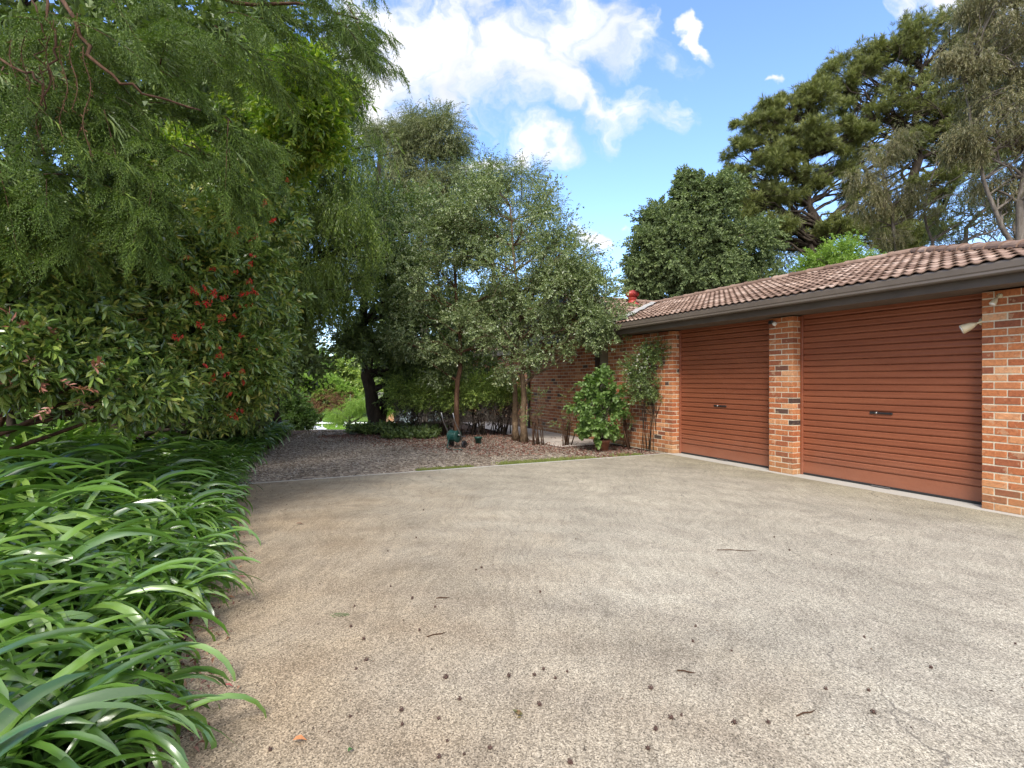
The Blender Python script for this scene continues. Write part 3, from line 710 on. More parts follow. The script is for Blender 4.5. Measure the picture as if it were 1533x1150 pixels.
# eaves
mb = MB(); mb.box(-.02, 5.14, .225, .35, 2.34, 2.499); mb.build('lintel', M['darkwood'], house)
def ztop(t): return 2.72+.295*(t+.5)
mb = MB(); mb.box(-6.6, 6.17, -.40, .30, 2.500, 2.516); mb.build('soffit', M['soffit'], house)
mb = MB(); mb.box(-1.50, 6.20, -.43, -.405, 2.485, 2.70, 0, .003); mb.box(6.175, 6.20, -.40, 5.9, 2.485, 2.70); mb.box(-6.6, -1.51, -.42, -.40, 2.49, 2.70, 0, .003); mb.build('fascia', M['fascia'], house)
gp = [(-.434, 2.585), (-.520, 2.585), (-.532, 2.60), (-.528, 2.625), (-.536, 2.64), (-.536, 2.70), (-.528, 2.722), (-.514, 2.722), (-.514, 2.712), (-.520, 2.70), (-.520, 2.61), (-.434, 2.60)]
mb = MB(); mb.extrude(gp, -1.49, 6.26); mb.build('gutter', M['gutter'], house)
mb = MB()
V = [(6.20+(-y-.434)*1.0, tt, z) for tt in (-.43, 5.9) for y, z in gp]; n = len(gp)
mb.add(V, [[i, n+i, n+(i+1) % n, (i+1) % n] for i in range(n)]); mb.build('gutter', M['gutter'], house)
mb = MB(); mb.extrude([(-.424, 2.60), (-.50, 2.60), (-.51, 2.70), (-.424, 2.69)], -6.6, -2.4); mb.build('gutter', M['gutter'], house)

# tiles
TR = np.random.default_rng(5)
def tiled(name, o, U, Vd, tan, umin, umax, vmax, parent=house, TW=.27, TL=.28):
    U = np.array(U, float); Vd = np.array(Vd, float); o = np.array(o, float); VV = []; FF = []
    prof = [(i/16*TW, .5+.5*math.cos(2*math.pi*i/8)) for i in range(17)]
    nrow = int(vmax/TL)+1
    for rr_ in range(nrow):
        v0 = rr_*TL; v1 = min(v0+TL+.03, vmax+.02)
        lo, hi = umin(v0+.15), umax(v0+.15); lo = min(lo, umin(v0)); hi = max(hi, umax(v0))
        k0 = math.floor((lo)/TW)
        for k in range(k0, math.ceil(hi/TW)):
            b = len(VV); j = TR.uniform(-.003, .004); used = 0
            for (v, lift, sc_) in ((v0+.003, .006+j, .026), (v0, .018+j, .030), (v1, .001+j, .008)):
                for (du, h) in prof:
                    uu = k*TW+du+.002*TR.random(); uc = min(max(uu, umin(max(v, 0))), umax(max(v, 0)))
                    if abs(uc-uu) < .01: used += 1
                    z = o[2]+v*tan+lift+sc_*h**1.3
                    p = o[:2]+U*uc+Vd*v; VV.append((p[0], p[1], z))
            if used < 3: del VV[b:]; continue
            for a in range(2):
                for i in range(16): q = b+a*17+i; FF.append((q, q+1, q+18, q+17))
    return mobj(name, raw_mesh(name, VV, FF, M['tile'], smooth=False), parent)
def caps(name, p, q, rad=.10, ln=.38, parent=house):
    p = Vector(p); q = Vector(q); d = (q-p).normalized(); sd_ = d.cross(Vector((0, 0, 1))).normalized(); up = sd_.cross(d); mb = MB()
    n = max(1, int((q-p).length/ln)); st = (q-p).length/n
    for i in range(n):
        V = []
        for (e, rad_) in ((0, rad*1.12), (.05, rad*1.12), (.055, rad), (st+.03, rad*.93)):
            c = p+d*(i*st+e)
            for a in range(9):
                an = math.pi*a/8; V.append(c+sd_*math.cos(an)*rad_+up*(math.sin(an)*rad_*.8-.02))
        F = [[k*9+a, k*9+a+1, (k+1)*9+a+1, (k+1)*9+a] for k in range(3) for a in range(8)]; F.append(list(range(9)))
        mb.add(V, F, 0)
    return mb.build(name, M['tile'], parent)
RH = 3.33
tiled('roof', (0, -.55, 2.715), (1, 0), (0, 1), .295, lambda v: -1.2-(v-.05)*.80, lambda v: 6.27-(v-.02), RH+.04)
tiled('roof', (6.27, 0, 2.715), (0, 1), (-1, 0), .295, lambda v: -.53+v, lambda v: 6.13-v, RH+.04)
tiled('roof', (0, 6.2, 2.715), (-1, 0), (0, -1), .295, lambda v: -6.25+v, lambda v: 3.86, RH+.04)
tiled('roof', (-1.15, 0, 2.71), (0, 1), (-1, 0), PITCH2, lambda v: -.50, lambda v: -.5+v*1.25, 2.72)
tiled('roof', (-6.75, 0, 2.63), (0, -1), (1, 0), PITCH2, lambda v: -6, lambda v: .50, 2.9)
tiled('roof', (0, 1.1, 2.715), (1, 0), (0, 1), .295, lambda v: -16.4, lambda v: -6.6, 3.3)
caps('ridge_capping', (-3.86, 2.80, 3.735), (2.94, 2.80, 3.735)); caps('hip_capping', (6.24, -.50, 2.76), (2.94, 2.80, 3.735)); caps('hip_capping', (6.24, 6.1, 2.76), (2.94, 2.80, 3.735))
caps('ridge_capping', (-3.86, -.50, 3.735), (-3.86, 2.80, 3.735))
mb = MB()
def zp(t): return 2.70+.295*(t+.55)
mb.add([(-1.3, -.44, zp(-.44)-.015), (6.16, -.44, zp(-.44)-.015), (2.94, 2.78, zp(2.78)-.015), (-3.86, 2.78, zp(2.78)-.015)], [[0, 1, 2, 3]])
mb.add([(6.16, -.44, zp(-.44)-.015), (6.16, 6.05, zp(-.44)-.015), (2.94, 2.78, zp(2.78)-.015)], [[0, 1, 2]])
mb.add([(-1.2, -.49, 2.69), (-1.2, 2.7, 2.69), (-3.86, 2.7, 3.655), (-3.86, -.49, 3.655), (-6.7, -.49, 2.60), (-6.7, 2.7, 2.60)], [[0, 1, 2, 3], [3, 2, 5, 4]])
mb.add([(-16.4, 1.15, 2.70), (-6.6, 1.15, 2.70), (-6.6, 4.4, 3.64), (-16.4, 4.4, 3.64)], [[0, 1, 2, 3]])
mb.build('roof_lining', M['darkwood'], house)
mb = MB(); mb.box(-1.4, 6.16, -.50, -.46, 2.655, 2.712); mb.build('eave_batten', M['darkwood'], house)
mb = MB(); mb.box(-3.86, 3, 2.70, 2.90, 3.62, 3.67)
mb.build('ridge_beam', M['darkwood'], house)
# barge boards on the gable and the valley flashing
def slant(mb, p, q, w, h):
    p = Vector(p); q = Vector(q); mb.add([p, p+Vector((0, w, 0)), p+Vector((0, w, h)), p+Vector((0, 0, h)), q, q+Vector((0, w, 0)), q+Vector((0, w, h)), q+Vector((0, 0, h))],
           [[0, 1, 2, 3], [7, 6, 5, 4], [0, 4, 5, 1], [1, 5, 6, 2], [2, 6, 7, 3], [3, 7, 4, 0]])
mb = MB(); slant(mb, (-1.25, -.53, 2.50), (-3.86, -.53, 3.50), .03, .20); slant(mb, (-3.86, -.53, 3.50), (-6.7, -.53, 2.45), .03, .20); mb.build('barge_board', M['fascia'], house)
mb = MB(); slant(mb, (-1.22, -.56, 2.712), (-3.86, -.56, 3.72), .07, .03); slant(mb, (-3.86, -.56, 3.72), (-6.7, -.56, 2.66), .07, .03); mb.build('verge_trim', M['lead'], house)
mb = MB()
a = Vector((-1.15, -.52, 2.745)); b_ = Vector((-3.80, 2.78, 3.735)); sdv = Vector((.78, .62, 0))
pts = []
for i in range(13):
    f = i/12; c = a.lerp(b_, f); w = .10+.03*math.sin(i*2.3); pts += [c-sdv*w+Vector((0, 0, .055)), c+Vector((0, 0, .02)), c+sdv*w+Vector((0, 0, .055))]
mb.add(pts, [[i*3+k, i*3+k+1, i*3+k+4, i*3+k+3] for i in range(12) for k in range(2)]); mb.build('valley_flashing', M['lead'], house)

# roof ventilator
def lp(s, t, z): q = st2xy(s, t); return (q[0], q[1], z)
v0 = empty('roof_ventilator', lp(-3.62, 1.78, 3.60), 'red spinning roof ventilator behind the ridge where the two roofs meet', 'roof vent')
mb = MB(); mb.lathe([(.20, -.04), (.17, .02), (.11, .05), (.10, .13), (.125, .15), (.125, .17), (.09, .17)], 24); mb.build('base', M['ventred'], v0)
mb = MB()
for k in range(24):
    a = 2*math.pi*k/24; V = []
    for i in range(7):
        f = i/6; rr = .10+.085*math.sin(math.pi*f)**.8 if 0 < f < 1 else .10; z = .17+.20*f
        for da, dr in ((0, 0), (.22, -.018)): V.append(((rr+dr)*math.cos(a+da+f*.5), (rr+dr)*math.sin(a+da+f*.5), z))
    mb.add(V, [[i*2, i*2+1, i*2+3, i*2+2] for i in range(6)], 0, True)
mb.lathe([(.001, .385), (.07, .38), (.105, .365), (.10, .36)], 24); mb.build('turbine', M['ventred'], v0)
mb = MB(); mb.lathe([(.08, .16), (.14, .22), (.155, .27), (.14, .32), (.08, .365)], 16); mb.build('core', M['black'], v0)

# lamps at the eaves
def spot(name, loc, label, dirs, mat, size=1., group=None):
    e = empty(name, loc, label, 'security light', group, G_ROT)
    mb = MB(); mb.tube([(0, .0, 0), (0, -.02, 0)], .045*size, 16); mb.build('mount', mat, e)
    for d in dirs:
        d = Vector(d).normalized(); p = Vector((0, -.05, 0))*size
        mb = MB(); mb.tube([(0, -.015, 0), p, p+d*.06*size], .012*size, 8); arm = mb.build('arm', mat, e)
        q = p+d*.06*size; mb = MB()
        mb.tube([q-d*.01, q+d*.02*size, q+d*.05*size, q+d*.13*size, q+d*.135*size], [.015*size, .03*size, .042*size, .056*size, .056*size], 16); hd = mb.build('lamp_head', mat, e)
        mb = MB(); mb.tube([q+d*.1355*size, q+d*.142*size], .048*size, 16); mb.build('lens', M['lens'], hd)
spot('floodlight', lp(5.125, .06, 2.15), 'cream floodlight on the near brick pier pointing down over the double door', [(-.75, -.45, -.42)], M['cream'], 1.0)
spot('floodlight', lp(5.30, -.0, 2.42), 'small weathered floodlight tucked under the eave on top of the near brick pier', [(-.2, -.5, -.7)], M['cream'], .62)
sn = empty('motion_sensor', lp(2.33, 0, 2.42), 'black and cream sensor light at the top of the middle brick pier', 'sensor light', rotz=G_ROT)
mb = MB(); mb.box(-.05, .03, -.035, -.004, -.03, .03, 0, .008); mb.build('housing', M['black'], sn)
mb = MB(); mb.lathe([(.001, .032), (.02, .026), (.032, .01), (.034, 0)], 14, M4=Matrix.Translation((.06, -.02, -.03)) @ Matrix.Rotation(R(90), 4, 'X')); mb.tube([(.06, -.004, -.03), (.06, -.02, -.03)], .034, 14); mb.build('lamp_head', M['lens'], sn)

# ================================================================== garden things
def hose_reel():
    p = px(680, 664, 11.9); p[2] = gz(p[0], p[1])
    e = empty('hose_reel_cart', p, 'green hose reel cart with two upright handle bars at the edge of the leaf-covered bed', 'hose reel', rotz=R(-35))
    mb = MB()
    for x in (-.17, .17): mb.tube([(x, .10, .08), (x, .02, .30), (x, -.18, .62), (x, -.24, .80)], .012, 8)
    mb.tube([(-.17, .02, .30), (.17, .02, .30)], .012, 8); mb.build('frame', M['steel'], e)
    for x in (-.10, .10):
        mb = MB(); mb.lathe([(.03, -.012), (.13, -.012), (.14, 0), (.13, .012), (.03, .012)], 28, M4=Matrix.Translation((x, 0, .27)) @ Matrix.Rotation(R(90), 4, 'Y')); mb.build('reel_flange', M['teal'], e)
    pts = []
    for i in range(15*14):
        a = 2*math.pi*i/14; ly = i//70; x = -.085+.17*((i % 70)/70 if ly % 2 == 0 else 1-(i % 70)/70); rr = .07+.02*ly; pts.append((x, rr*math.cos(a), .27+rr*math.sin(a)))
    mb = MB(); mb.tube(pts, .012, 6); mb.build('hose', M['hose'], e)
    for x in (-.19, .19):
        mb = MB(); mb.lathe([(.02, -.02), (.07, -.02), (.085, -.015), (.085, .015), (.07, .02), (.02, .02)], 20, M4=Matrix.Translation((x, .12, .085)) @ Matrix.Rotation(R(90), 4, 'Y')); mb.build('wheel', M['black'], e)
    mb = MB(); mb.tube([(.18, 0, .27), (.23, 0, .27), (.23, .07, .27), (.28, .07, .27)], .01, 8); mb.build('crank', M['black'], e)
    mb = MB(); mb.tube([(0, -.16, .27), (.05, -.30, .05), (.25, -.36, .02), (.42, -.2, .018)], .011, 6); mb.build('hose_end', M['hose'], e)
hose_reel()
q = px(901, 667, 11.4); pot = empty('terracotta_pot', (q[0], q[1], gz(q[0], q[1])), 'terracotta pot half hidden under the bright green leafy shrub', 'plant pot')
mb = MB(); mb.lathe([(.001, 0), (.12, 0), (.165, .20), (.185, .20), (.185, .25), (.16, .25), (.15, .21), (.001, .21)], 28); mb.build('pot', M['terracotta'], pot)
mb = MB(); mb.lathe([(.001, .222), (.15, .222)], 20); mb.build('soil', M['ground'], pot)
q = px(716, 657, 12.6); e = empty('green_pot', (q[0], q[1], gz(q[0], q[1])), 'small dark green plastic pot standing in the leaf litter', 'plant pot')
mb = MB(); mb.lathe([(.001, 0), (.06, 0), (.085, .15), (.095, .15), (.095, .18), (.08, .18), (.07, .14), (.001, .14)], 20); mb.build('pot', M['teal'], e)
mb = MB(); mb.box(-.5, .5, -.09, .09, 0, .05, 0, .006); q = px(622, 655, 14.2)
o = mb.build('timber_plank', M['white'], loc=(q[0], q[1], gz(q[0], q[1])+.02), rot=(0, R(4), R(-12))); tag(o, 'pale weathered plank lying flat beside the ground cover', 'plank')
mb = MB(); 
for i in range(4):
    for k in range(3-(i > 2)): mb.box(-.36+k*.24+(i % 2)*.1, -.13+k*.24+(i % 2)*.1, -.055, .055, i*.086, i*.086+.076, 0, .005)
q = px(592, 642, 15.4); o = mb.build('brick_stack', M['brick'], loc=(q[0], q[1], gz(q[0], q[1])), rot=(0, 0, R(12))); o['label'] = 'low stack of orange bricks beside the big dark trunk'; o['category'] = 'brick stack'
# pale edging stakes among the strap leaves
for (x, y, D, rz, ln, lb) in ((184, 1043, 2.36, 62, .26, 'short pale edging board among the strap leaves, the farther one'), (158, 1105, 2.16, 75, .22, 'short pale edging board among the strap leaves, the nearer one')):
    q = px(x, y, D); mb = MB(); mb.box(-ln/2, ln/2, -.014, .014, 0, .09, 0, .003)
    o = mb.build('edging_board', M['path'], loc=(q[0], q[1], max(q[2]-.02, gz(q[0], q[1]))), rot=(0, 0, R(rz))); tag(o, lb, 'edging board', 'pale edging boards in the bed')

# seed cones, leaves and twigs on the concrete
def ground_px(x, y): D = 800*H/(y-571); return np.array([(x-766.5)/800*D, D])
def cone_mesh(seed):
    r = np.random.default_rng(seed); mb = MB()
    for i in range(16):
        f = i/16; a = i*2.4; rr = .012*math.sin(math.pi*(.15+.8*f)); c = Vector((rr*math.cos(a), rr*math.sin(a), .003+.024*f)); d = Vector((math.cos(a), math.sin(a), .5)).normalized()
        s_ = .006*r.uniform(.7, 1.3); y = d.orthogonal().normalized(); z = d.cross(y)
        mb.add([c, c+d*s_*1.6+y*s_, c+d*s_*1.6-y*s_, c+d*s_*1.2+z*s_*1.1], [[0, 1, 3], [0, 3, 2], [1, 2, 3], [0, 2, 1]])
    mb.lathe([(.001, 0), (.009, .005), (.011, .014), (.007, .024), (.001, .028)], 8)
    V = [Vector((v[2]-.014, v[0], v[1]+.0115)) for v in map(Vector, mb.v)]; mb.v = V
    me = mb.build('tmp', plain('cone_brown_%d' % seed, (.075, .038, .026), .8)); m_ = me.data; bpy.data.objects.remove(me); return m_
CONES = [cone_mesh(i) for i in range(4)]
zc = [(318, 827), (517, 858), (655, 836), (658, 983), (754, 971), (853, 950), (1157, 1005), (688, 921), (321, 482), (334, 404), (642, 408), (583, 496), (555, 374), (341, 645), (379, 612), (683, 680), (689, 674), (924, 672), (1103, 680), (1057, 645), (1023, 668), (1041, 783), (1467, 720), (1487, 877), (1457, 950), (12, 955), (799, 265), (1045, 350), (461, 193), (472, 329), (1147, 655), (737, 762), (598, 36), (570, 142), (1180, 147), (515, 803), (370, 530), (820, 257)]
ze = [(578, 140), (797, 207), (277, 482), (266, 540), (415, 575), (106, 720), (923, 523), (937, 727), (957, 812), (1500, 548), (425, 852), (125, 877), (96, 950), (635, 190), (184, 833), (945, 73), (1178, 640), (222, 822), (555, 850), (775, 722)]
pp = [(400+a/2.555, 750+b/2.555, 1) for a, b in zc]+[(933+a/2.555, 750+b/2.555, 1) for a, b in ze]
cr_ = np.random.default_rng(17)
for i, (a, b, _) in enumerate(pp):
    g = ground_px(a, b); o = mobj('seed_cone', CONES[i % 4], None, (g[0], g[1], .0), (0, 0, cr_.uniform(0, 6.28)))
    k = cr_.uniform(.34, .68); o.scale = (k, k, k)
    tag(o, 'small dark brown seed cone lying on the worn concrete', 'seed cone', 'seed cones scattered over the concrete')
# crumbs too many to count
r = np.random.default_rng(31); n = 900; P = []
while len(P) < n:
    s, t = r.uniform(0, 9), r.uniform(-7.8, -.3)
    if r.random() < .35: t = -7.8+abs(r.normal(0, .5))
    if r.random() < .2: s = r.uniform(0, 1)
    g = st2xy(s, t); P.append((g[0], g[1], .006))
X = r.normal(0, 1, (n, 3)); X[:, 2] *= .1
V, T = scatter([leaf_t(.012, .008, .5, .2), leaf_t(.03, .0025, .3, .1), leaf_t(.018, .006, .4, .3)], np.array(P), X, r.uniform(.3, 1.2, n), upjit=.2, r=r)
tag(mobj('leaf_crumbs', raw_mesh('leaf_crumbs', V, T, leafmat('crumb', [(.03, .018, .012), (.09, .045, .025), (.20, .10, .05)], .8, 0))), 'tiny dark crumbs of bark and leaf on the concrete', kind='stuff')
def lone_leaf(name, x, y, Ln, W, col, label, rz, cat='fallen leaf'):
    g = ground_px(x, y); v, t = oval_t(Ln, W, .35, .25); o = mobj(name, raw_mesh(name, v+np.array([-Ln/2, 0, .12*Ln]), t, leafmat(name+'_c', [tuple(c*.7 for c in col), col], .6, .05)), None, (g[0], g[1], .01), (0, 0, rz)); tag(o, label, cat)
lone_leaf('fallen_leaf', 449, 1112, .055, .03, (.50, .20, .07), 'curled orange-brown leaf on the concrete near the strap-leaved bed', .4)
lone_leaf('fallen_leaf', 525, 1127, .03, .02, (.06, .14, .03), 'tiny green leaf fragment on the concrete near the lower edge', 1.1)
lone_leaf('fallen_leaf', 342, 1030, .045, .018, (.30, .06, .05), 'thin dark red leaf on the concrete beside the strap-leaved bed', .2)
lone_leaf('fallen_leaf', 366, 834, .05, .02, (.06, .02, .015), 'dark leaf at the left of the concrete level with the drooping leaf tip', .7)
lone_leaf('fallen_leaf', 362, 866, .06, .02, (.26, .09, .07), 'small reddish leaf on the concrete below the drooping leaf tip', .1)
lone_leaf('fallen_leaf', 449, 786, .08, .025, (.25, .12, .07), 'slender brown leaf on the smooth upper left part of the concrete', .6)
g = ground_px(507, 922); vv, tt = spray_t(77, .12, 9, .05, .014, .004, 7)
o = mobj('green_sprig', raw_mesh('green_sprig', (vv-np.array([.06, 0, 0]))*np.array([1, 1, .35])+np.array([0, 0, .014]), tt, leafmat('sprig_g', [(.04, .10, .02), (.09, .19, .04)], .5, .1)), None, (g[0], g[1], 0), (0, 0, .2)); tag(o, 'fresh green conifer sprig lying on the concrete', 'sprig')
g = ground_px(778, 1073); vv, tt = twig_t(9, .04, .03, .016, seed=3)
o = mobj('leaf_cluster', raw_mesh('leaf_cluster', (vv-np.array([.02, 0, 0]))*np.array([1, 1, .4])+np.array([0, 0, .012]), tt, leafmat('clus_g', [(.05, .08, .02), (.22, .12, .05)], .6, .1)), None, (g[0], g[1], 0), (0, 0, 2)); tag(o, 'small crumpled green and brown leaf cluster on the concrete', 'leaf cluster')
for (x, y, ln, rz, lb) in ((654, 951, .12, .45, 'straight brown twig on the middle of the concrete'), (663, 896, .09, .1, 'short reddish twig on the concrete above the straight one'), (1104, 825, .34, -.1, 'long thin dark twig on the concrete in front of the single door'),
                           (1028, 1007, .09, -.3, 'short bent dark twig on the right part of the concrete'), (1208, 1069, .12, .35, 'thin reddish twig near the lower right of the concrete')):
    g = ground_px(x, y); mb = MB(); mb.tube([(-ln/2, 0, .004), (-ln*.15, ln*.04, .006), (ln*.2, -.02*ln, .005), (ln/2, ln*.05, .004)], [.003, .0035, .003, .001], 6)
    o = mb.build('fallen_twig', M['bark_brown'], loc=(g[0], g[1], 0), rot=(0, 0, rz)); tag(o, lb, 'twig')
#PART3

# ================================================================== strap-leaved lily clumps
AG = leafmat('strap_leaf', [(.040, .088, .012), (.062, .14, .018), (.095, .19, .026), (.135, .245, .038), (.21, .31, .06)], .31, .20, 1., .2, .2)
def clump_mesh(seed, n=34, big=1.):
    r = np.random.default_rng(seed); VV = []; TT = []; ns = 11
    for i in range(n):
        az = r.normal(-.15, 1.35) if r.random() < .75 else r.uniform(-3.1, 3.1); L_ = r.uniform(.50, .88)*big; W = r.uniform(.018, .040)*big
        el = r.uniform(1.0, 1.55); bend = r.uniform(1.7, 3.7); pos = np.array([r.normal(0, .05), r.normal(0, .05), 0.]); roll = r.normal(0, .35); tw = r.normal(0, .8)
        b = len(VV); side0 = r.normal(0, .5); st = L_/ns
        for k in range(ns+1):
            f = k/ns; w = W*(.55+.45*min(1, f*4))*(1 if f < .6 else math.sqrt(max(0, 1-((f-.6)/.4)**2)))+.0008
            e = el-bend*f**1.35; a = az+side0*f*f; d = np.array([math.cos(e)*math.cos(a), math.cos(e)*math.sin(a), math.sin(e)])
            y = np.array([-math.sin(a), math.cos(a), 0.]); z = np.cross(d, y); ro = roll+tw*f; yy = y*math.cos(ro)+z*math.sin(ro); zz = np.cross(d, yy)
            fo = .28*(1-f*.6)
            for q in (-1, -.5, 0, .5, 1): VV.append(pos+yy*w*.5*q+zz*abs(q)*w*.5*fo)
            pos = pos+d*st
        for k in range(ns):
            for q in range(4): o = b+k*5+q; TT.append((o, o+1, o+6, o+5))
    return raw_mesh('strap_leaves', np.array(VV), np.array(TT), AG, smooth=True)
CL = [clump_mesh(100+i, 58) for i in range(6)]
DEADM = leafmat('dead_strap_leaf', [(.10, .055, .025), (.22, .13, .06), (.34, .24, .12)], .8, .1, .2)
def dead_mesh(seed):
    r = np.random.default_rng(seed); ps = []
    for i in range(7):
        a = r.normal(0, .9); n = 6; L_ = r.uniform(.3, .5); w = r.uniform(.008, .016); V = []; p = np.array([0, 0, .05]); d = np.array([math.cos(a), math.sin(a), .9])
        for k in range(n+1):
            y = np.array([-math.sin(a), math.cos(a), r.normal(0, .4)]); V += [p+y*w*(1-k/n*.8), p-y*w*(1-k/n*.8)]; d = norm(d+np.array([0, 0, -.5])); p = p+d*L_/n; p[2] = max(p[2], .03)
        ps.append((np.array(V), np.array([q for k in range(n) for q in ((2*k, 2*k+1, 2*k+3), (2*k, 2*k+3, 2*k+2))])))
    v, t = join_t(ps); return raw_mesh('dead_leaves', v, t, DEADM)
DL = [dead_mesh(300+i) for i in range(3)]
ar = np.random.default_rng(42); ang0 = math.atan2(TB[1], TB[0])
def put_clump(x, y, zl, grp, sc_=1., lift=0, rot=None):
    e = empty('lily_clump', (x, y, gz(x, y)-.02+lift), zl, 'strap-leaved plant', grp, (rot if rot is not None else ang0)+ar.normal(0, .5))
    k = sc_*ar.uniform(.9, 1.12); e.scale = (k, k, k*ar.uniform(.92, 1.1)); mobj('leaves', CL[ar.integers(0, 6)], e)
    if 'spilling' in zl: mobj('dead_leaves', DL[ar.integers(0, 3)], e)
def agapanthus():
    G1 = 'strap-leaved lily clumps along the planted edge of the concrete'
    rows = [(-8.10, .80, 'edge'), (-8.40, 1.04, 'edge'), (-8.76, 1.2, 'mid'), (-9.14, 1.36, 'mid'), (-9.54, 1.52, 'back'), (-9.94, 1.66, 'back')]
    lbl = {'edge': 'glossy strap-leaved lily clump spilling over the edge of the concrete', 'mid': 'glossy strap-leaved lily clump in the middle rows of the left bed', 'back': 'glossy strap-leaved lily clump in the rows of the left bed under the flowering hedge'}
    for j, (t, k, w) in enumerate(rows):
        s = -1.6+.15*(j % 2)
        smax = 8.6
        while s < smax:
            x, y = st2xy(s+ar.normal(0, .05), t+ar.normal(0, .05)); D = math.hypot(x, y)
            if not (D < .95 or y < .55 or x/max(y, .1) < -1.35): put_clump(x, y, lbl[w], G1, k*(.80 if D < 1.9 else 1), lift=.02 if j else 0)
            s += .36 if w != 'back' else .42
    G2 = 'shaded strap-leaved lily clumps beside the gravel track'
    for j in range(3):
        for f in np.linspace(0, 1, 15):
            x = -4.75+(-6.75+4.75)*f-j*.42+ar.normal(0, .06); y = 8.9+6.4*f+ar.normal(0, .1)-j*.1
            put_clump(x, y, 'dark strap-leaved lily clump in the shade beside the gravel track', G2, .92+.05*j, rot=.2)
agapanthus()

# ================================================================== vegetation
G = lambda x, y, z=0: (x, y, gz(x, y)+z)
SMALL = [twig_t(13, .30, .062, .036, seed=i, spread=1.1) for i in range(4)]
ROUND = [twig_t(12, .26, .085, .050, seed=10+i, spread=1.1) for i in range(4)]
NARROW = [twig_t(14, .42, .085, .018, droop=.6, seed=20+i, spread=.7) for i in range(4)]
GUM = [twig_t(12, .55, .16, .032, droop=.9, seed=30+i, spread=.8) for i in range(4)]
PHOT = [twig_t(11, .22, .105, .036, seed=40+i, spread=1.1, kind=oval_t) for i in range(5)]
BROAD = [twig_t(14, .6, .24, .14, seed=50+i, spread=1.2) for i in range(4)]
TUFT = [tuft_t(60+i) for i in range(3)]
SPRAY = [spray_t(70+i) for i in range(4)]

L_birch = leafmat('birch_leaf', [(.040, .062, .018), (.068, .10, .030), (.10, .14, .045), (.17, .20, .085)], .36, .22, .6, gain=(2.1, 1.85, 2.3))
L_weep = leafmat('weeping_leaf', [(.024, .052, .012), (.044, .085, .018), (.075, .13, .028), (.12, .18, .045)], .40, .28, .5, gain=(2.05, 1.65, 1.25))
L_dark = leafmat('dark_leaf', [(.020, .036, .012), (.038, .062, .018), (.060, .092, .026), (.095, .13, .04)], .45, .15, .5, gain=(2.4, 2.15, 2.0))
L_phot = leafmat('hedge_leaf', [(.022, .042, .010), (.040, .072, .016), (.068, .11, .024), (.12, .16, .036), (.24, .20, .06)], .28, .12, .6, gain=(2.2, 2.05, 1.8))
L_phot2 = leafmat('hedge_leaf_gold', [(.05, .11, .012), (.10, .18, .02), (.19, .28, .03), (.30, .34, .05)], .36, .3, .5, gain=(1.25, 1.15, 1.1))
L_pink = leafmat('young_red_leaf', [(.16, .08, .04), (.36, .13, .09), (.45, .22, .16)], .4, .2, .5)
L_red = leafmat('red_blossom', [(.75, .015, .012), (.9, .04, .03), (.9, .12, .08)], .5, .15, .4)
L_conif = leafmat('conifer_needle', [(.028, .058, .014), (.046, .092, .020), (.075, .14, .030), (.12, .19, .045)], .5, .18, .4, gain=(1.65, 1.35, .95))
L_conif_dead = leafmat('dry_needle', [(.10, .05, .025), (.20, .10, .05)], .7, .1, .3)
L_pine = leafmat('pine_needle', [(.036, .052, .016), (.062, .085, .024), (.10, .13, .036), (.15, .18, .055)], .5, .12, .4, gain=(2.2, 1.85, 1.8))
L_gum = leafmat('gum_leaf', [(.065, .072, .026), (.105, .115, .042), (.155, .155, .066), (.21, .195, .095)], .45, .18, .5, gain=(1.35, 1.2, 1.25))
L_gumd = leafmat('gum_leaf_far', [(.040, .058, .020), (.070, .092, .032), (.11, .13, .05), (.16, .17, .075)], .45, .18, .5, gain=(1.8, 1.65, 1.7))
L_oak = leafmat('oak_leaf', [(.030, .045, .018), (.055, .075, .028), (.088, .115, .042), (.13, .16, .06)], .6, .2, .3, gain=(2.1, 2.0, 2.2))
L_lime = leafmat('lime_leaf', [(.12, .20, .03), (.20, .30, .05), (.30, .40, .08)], .5, .35, .4)
L_bright = leafmat('bright_leaf', [(.06, .10, .025), (.11, .18, .045), (.18, .27, .075), (.28, .38, .13)], .45, .35, .4)
L_white = leafmat('white_bloom', [(.55, .52, .42), (.75, .72, .65)], .6, .3, .4)
L_hedged = leafmat('clipped_hedge_leaf', [(.04, .075, .02), (.075, .13, .03), (.13, .20, .045), (.20, .27, .07)], .45, .25, .5, gain=(2.4, 2.0, 1.9))
L_brown = leafmat('dry_twig_leaf', [(.09, .045, .022), (.16, .085, .04), (.24, .14, .075)], .8, .1, .2)

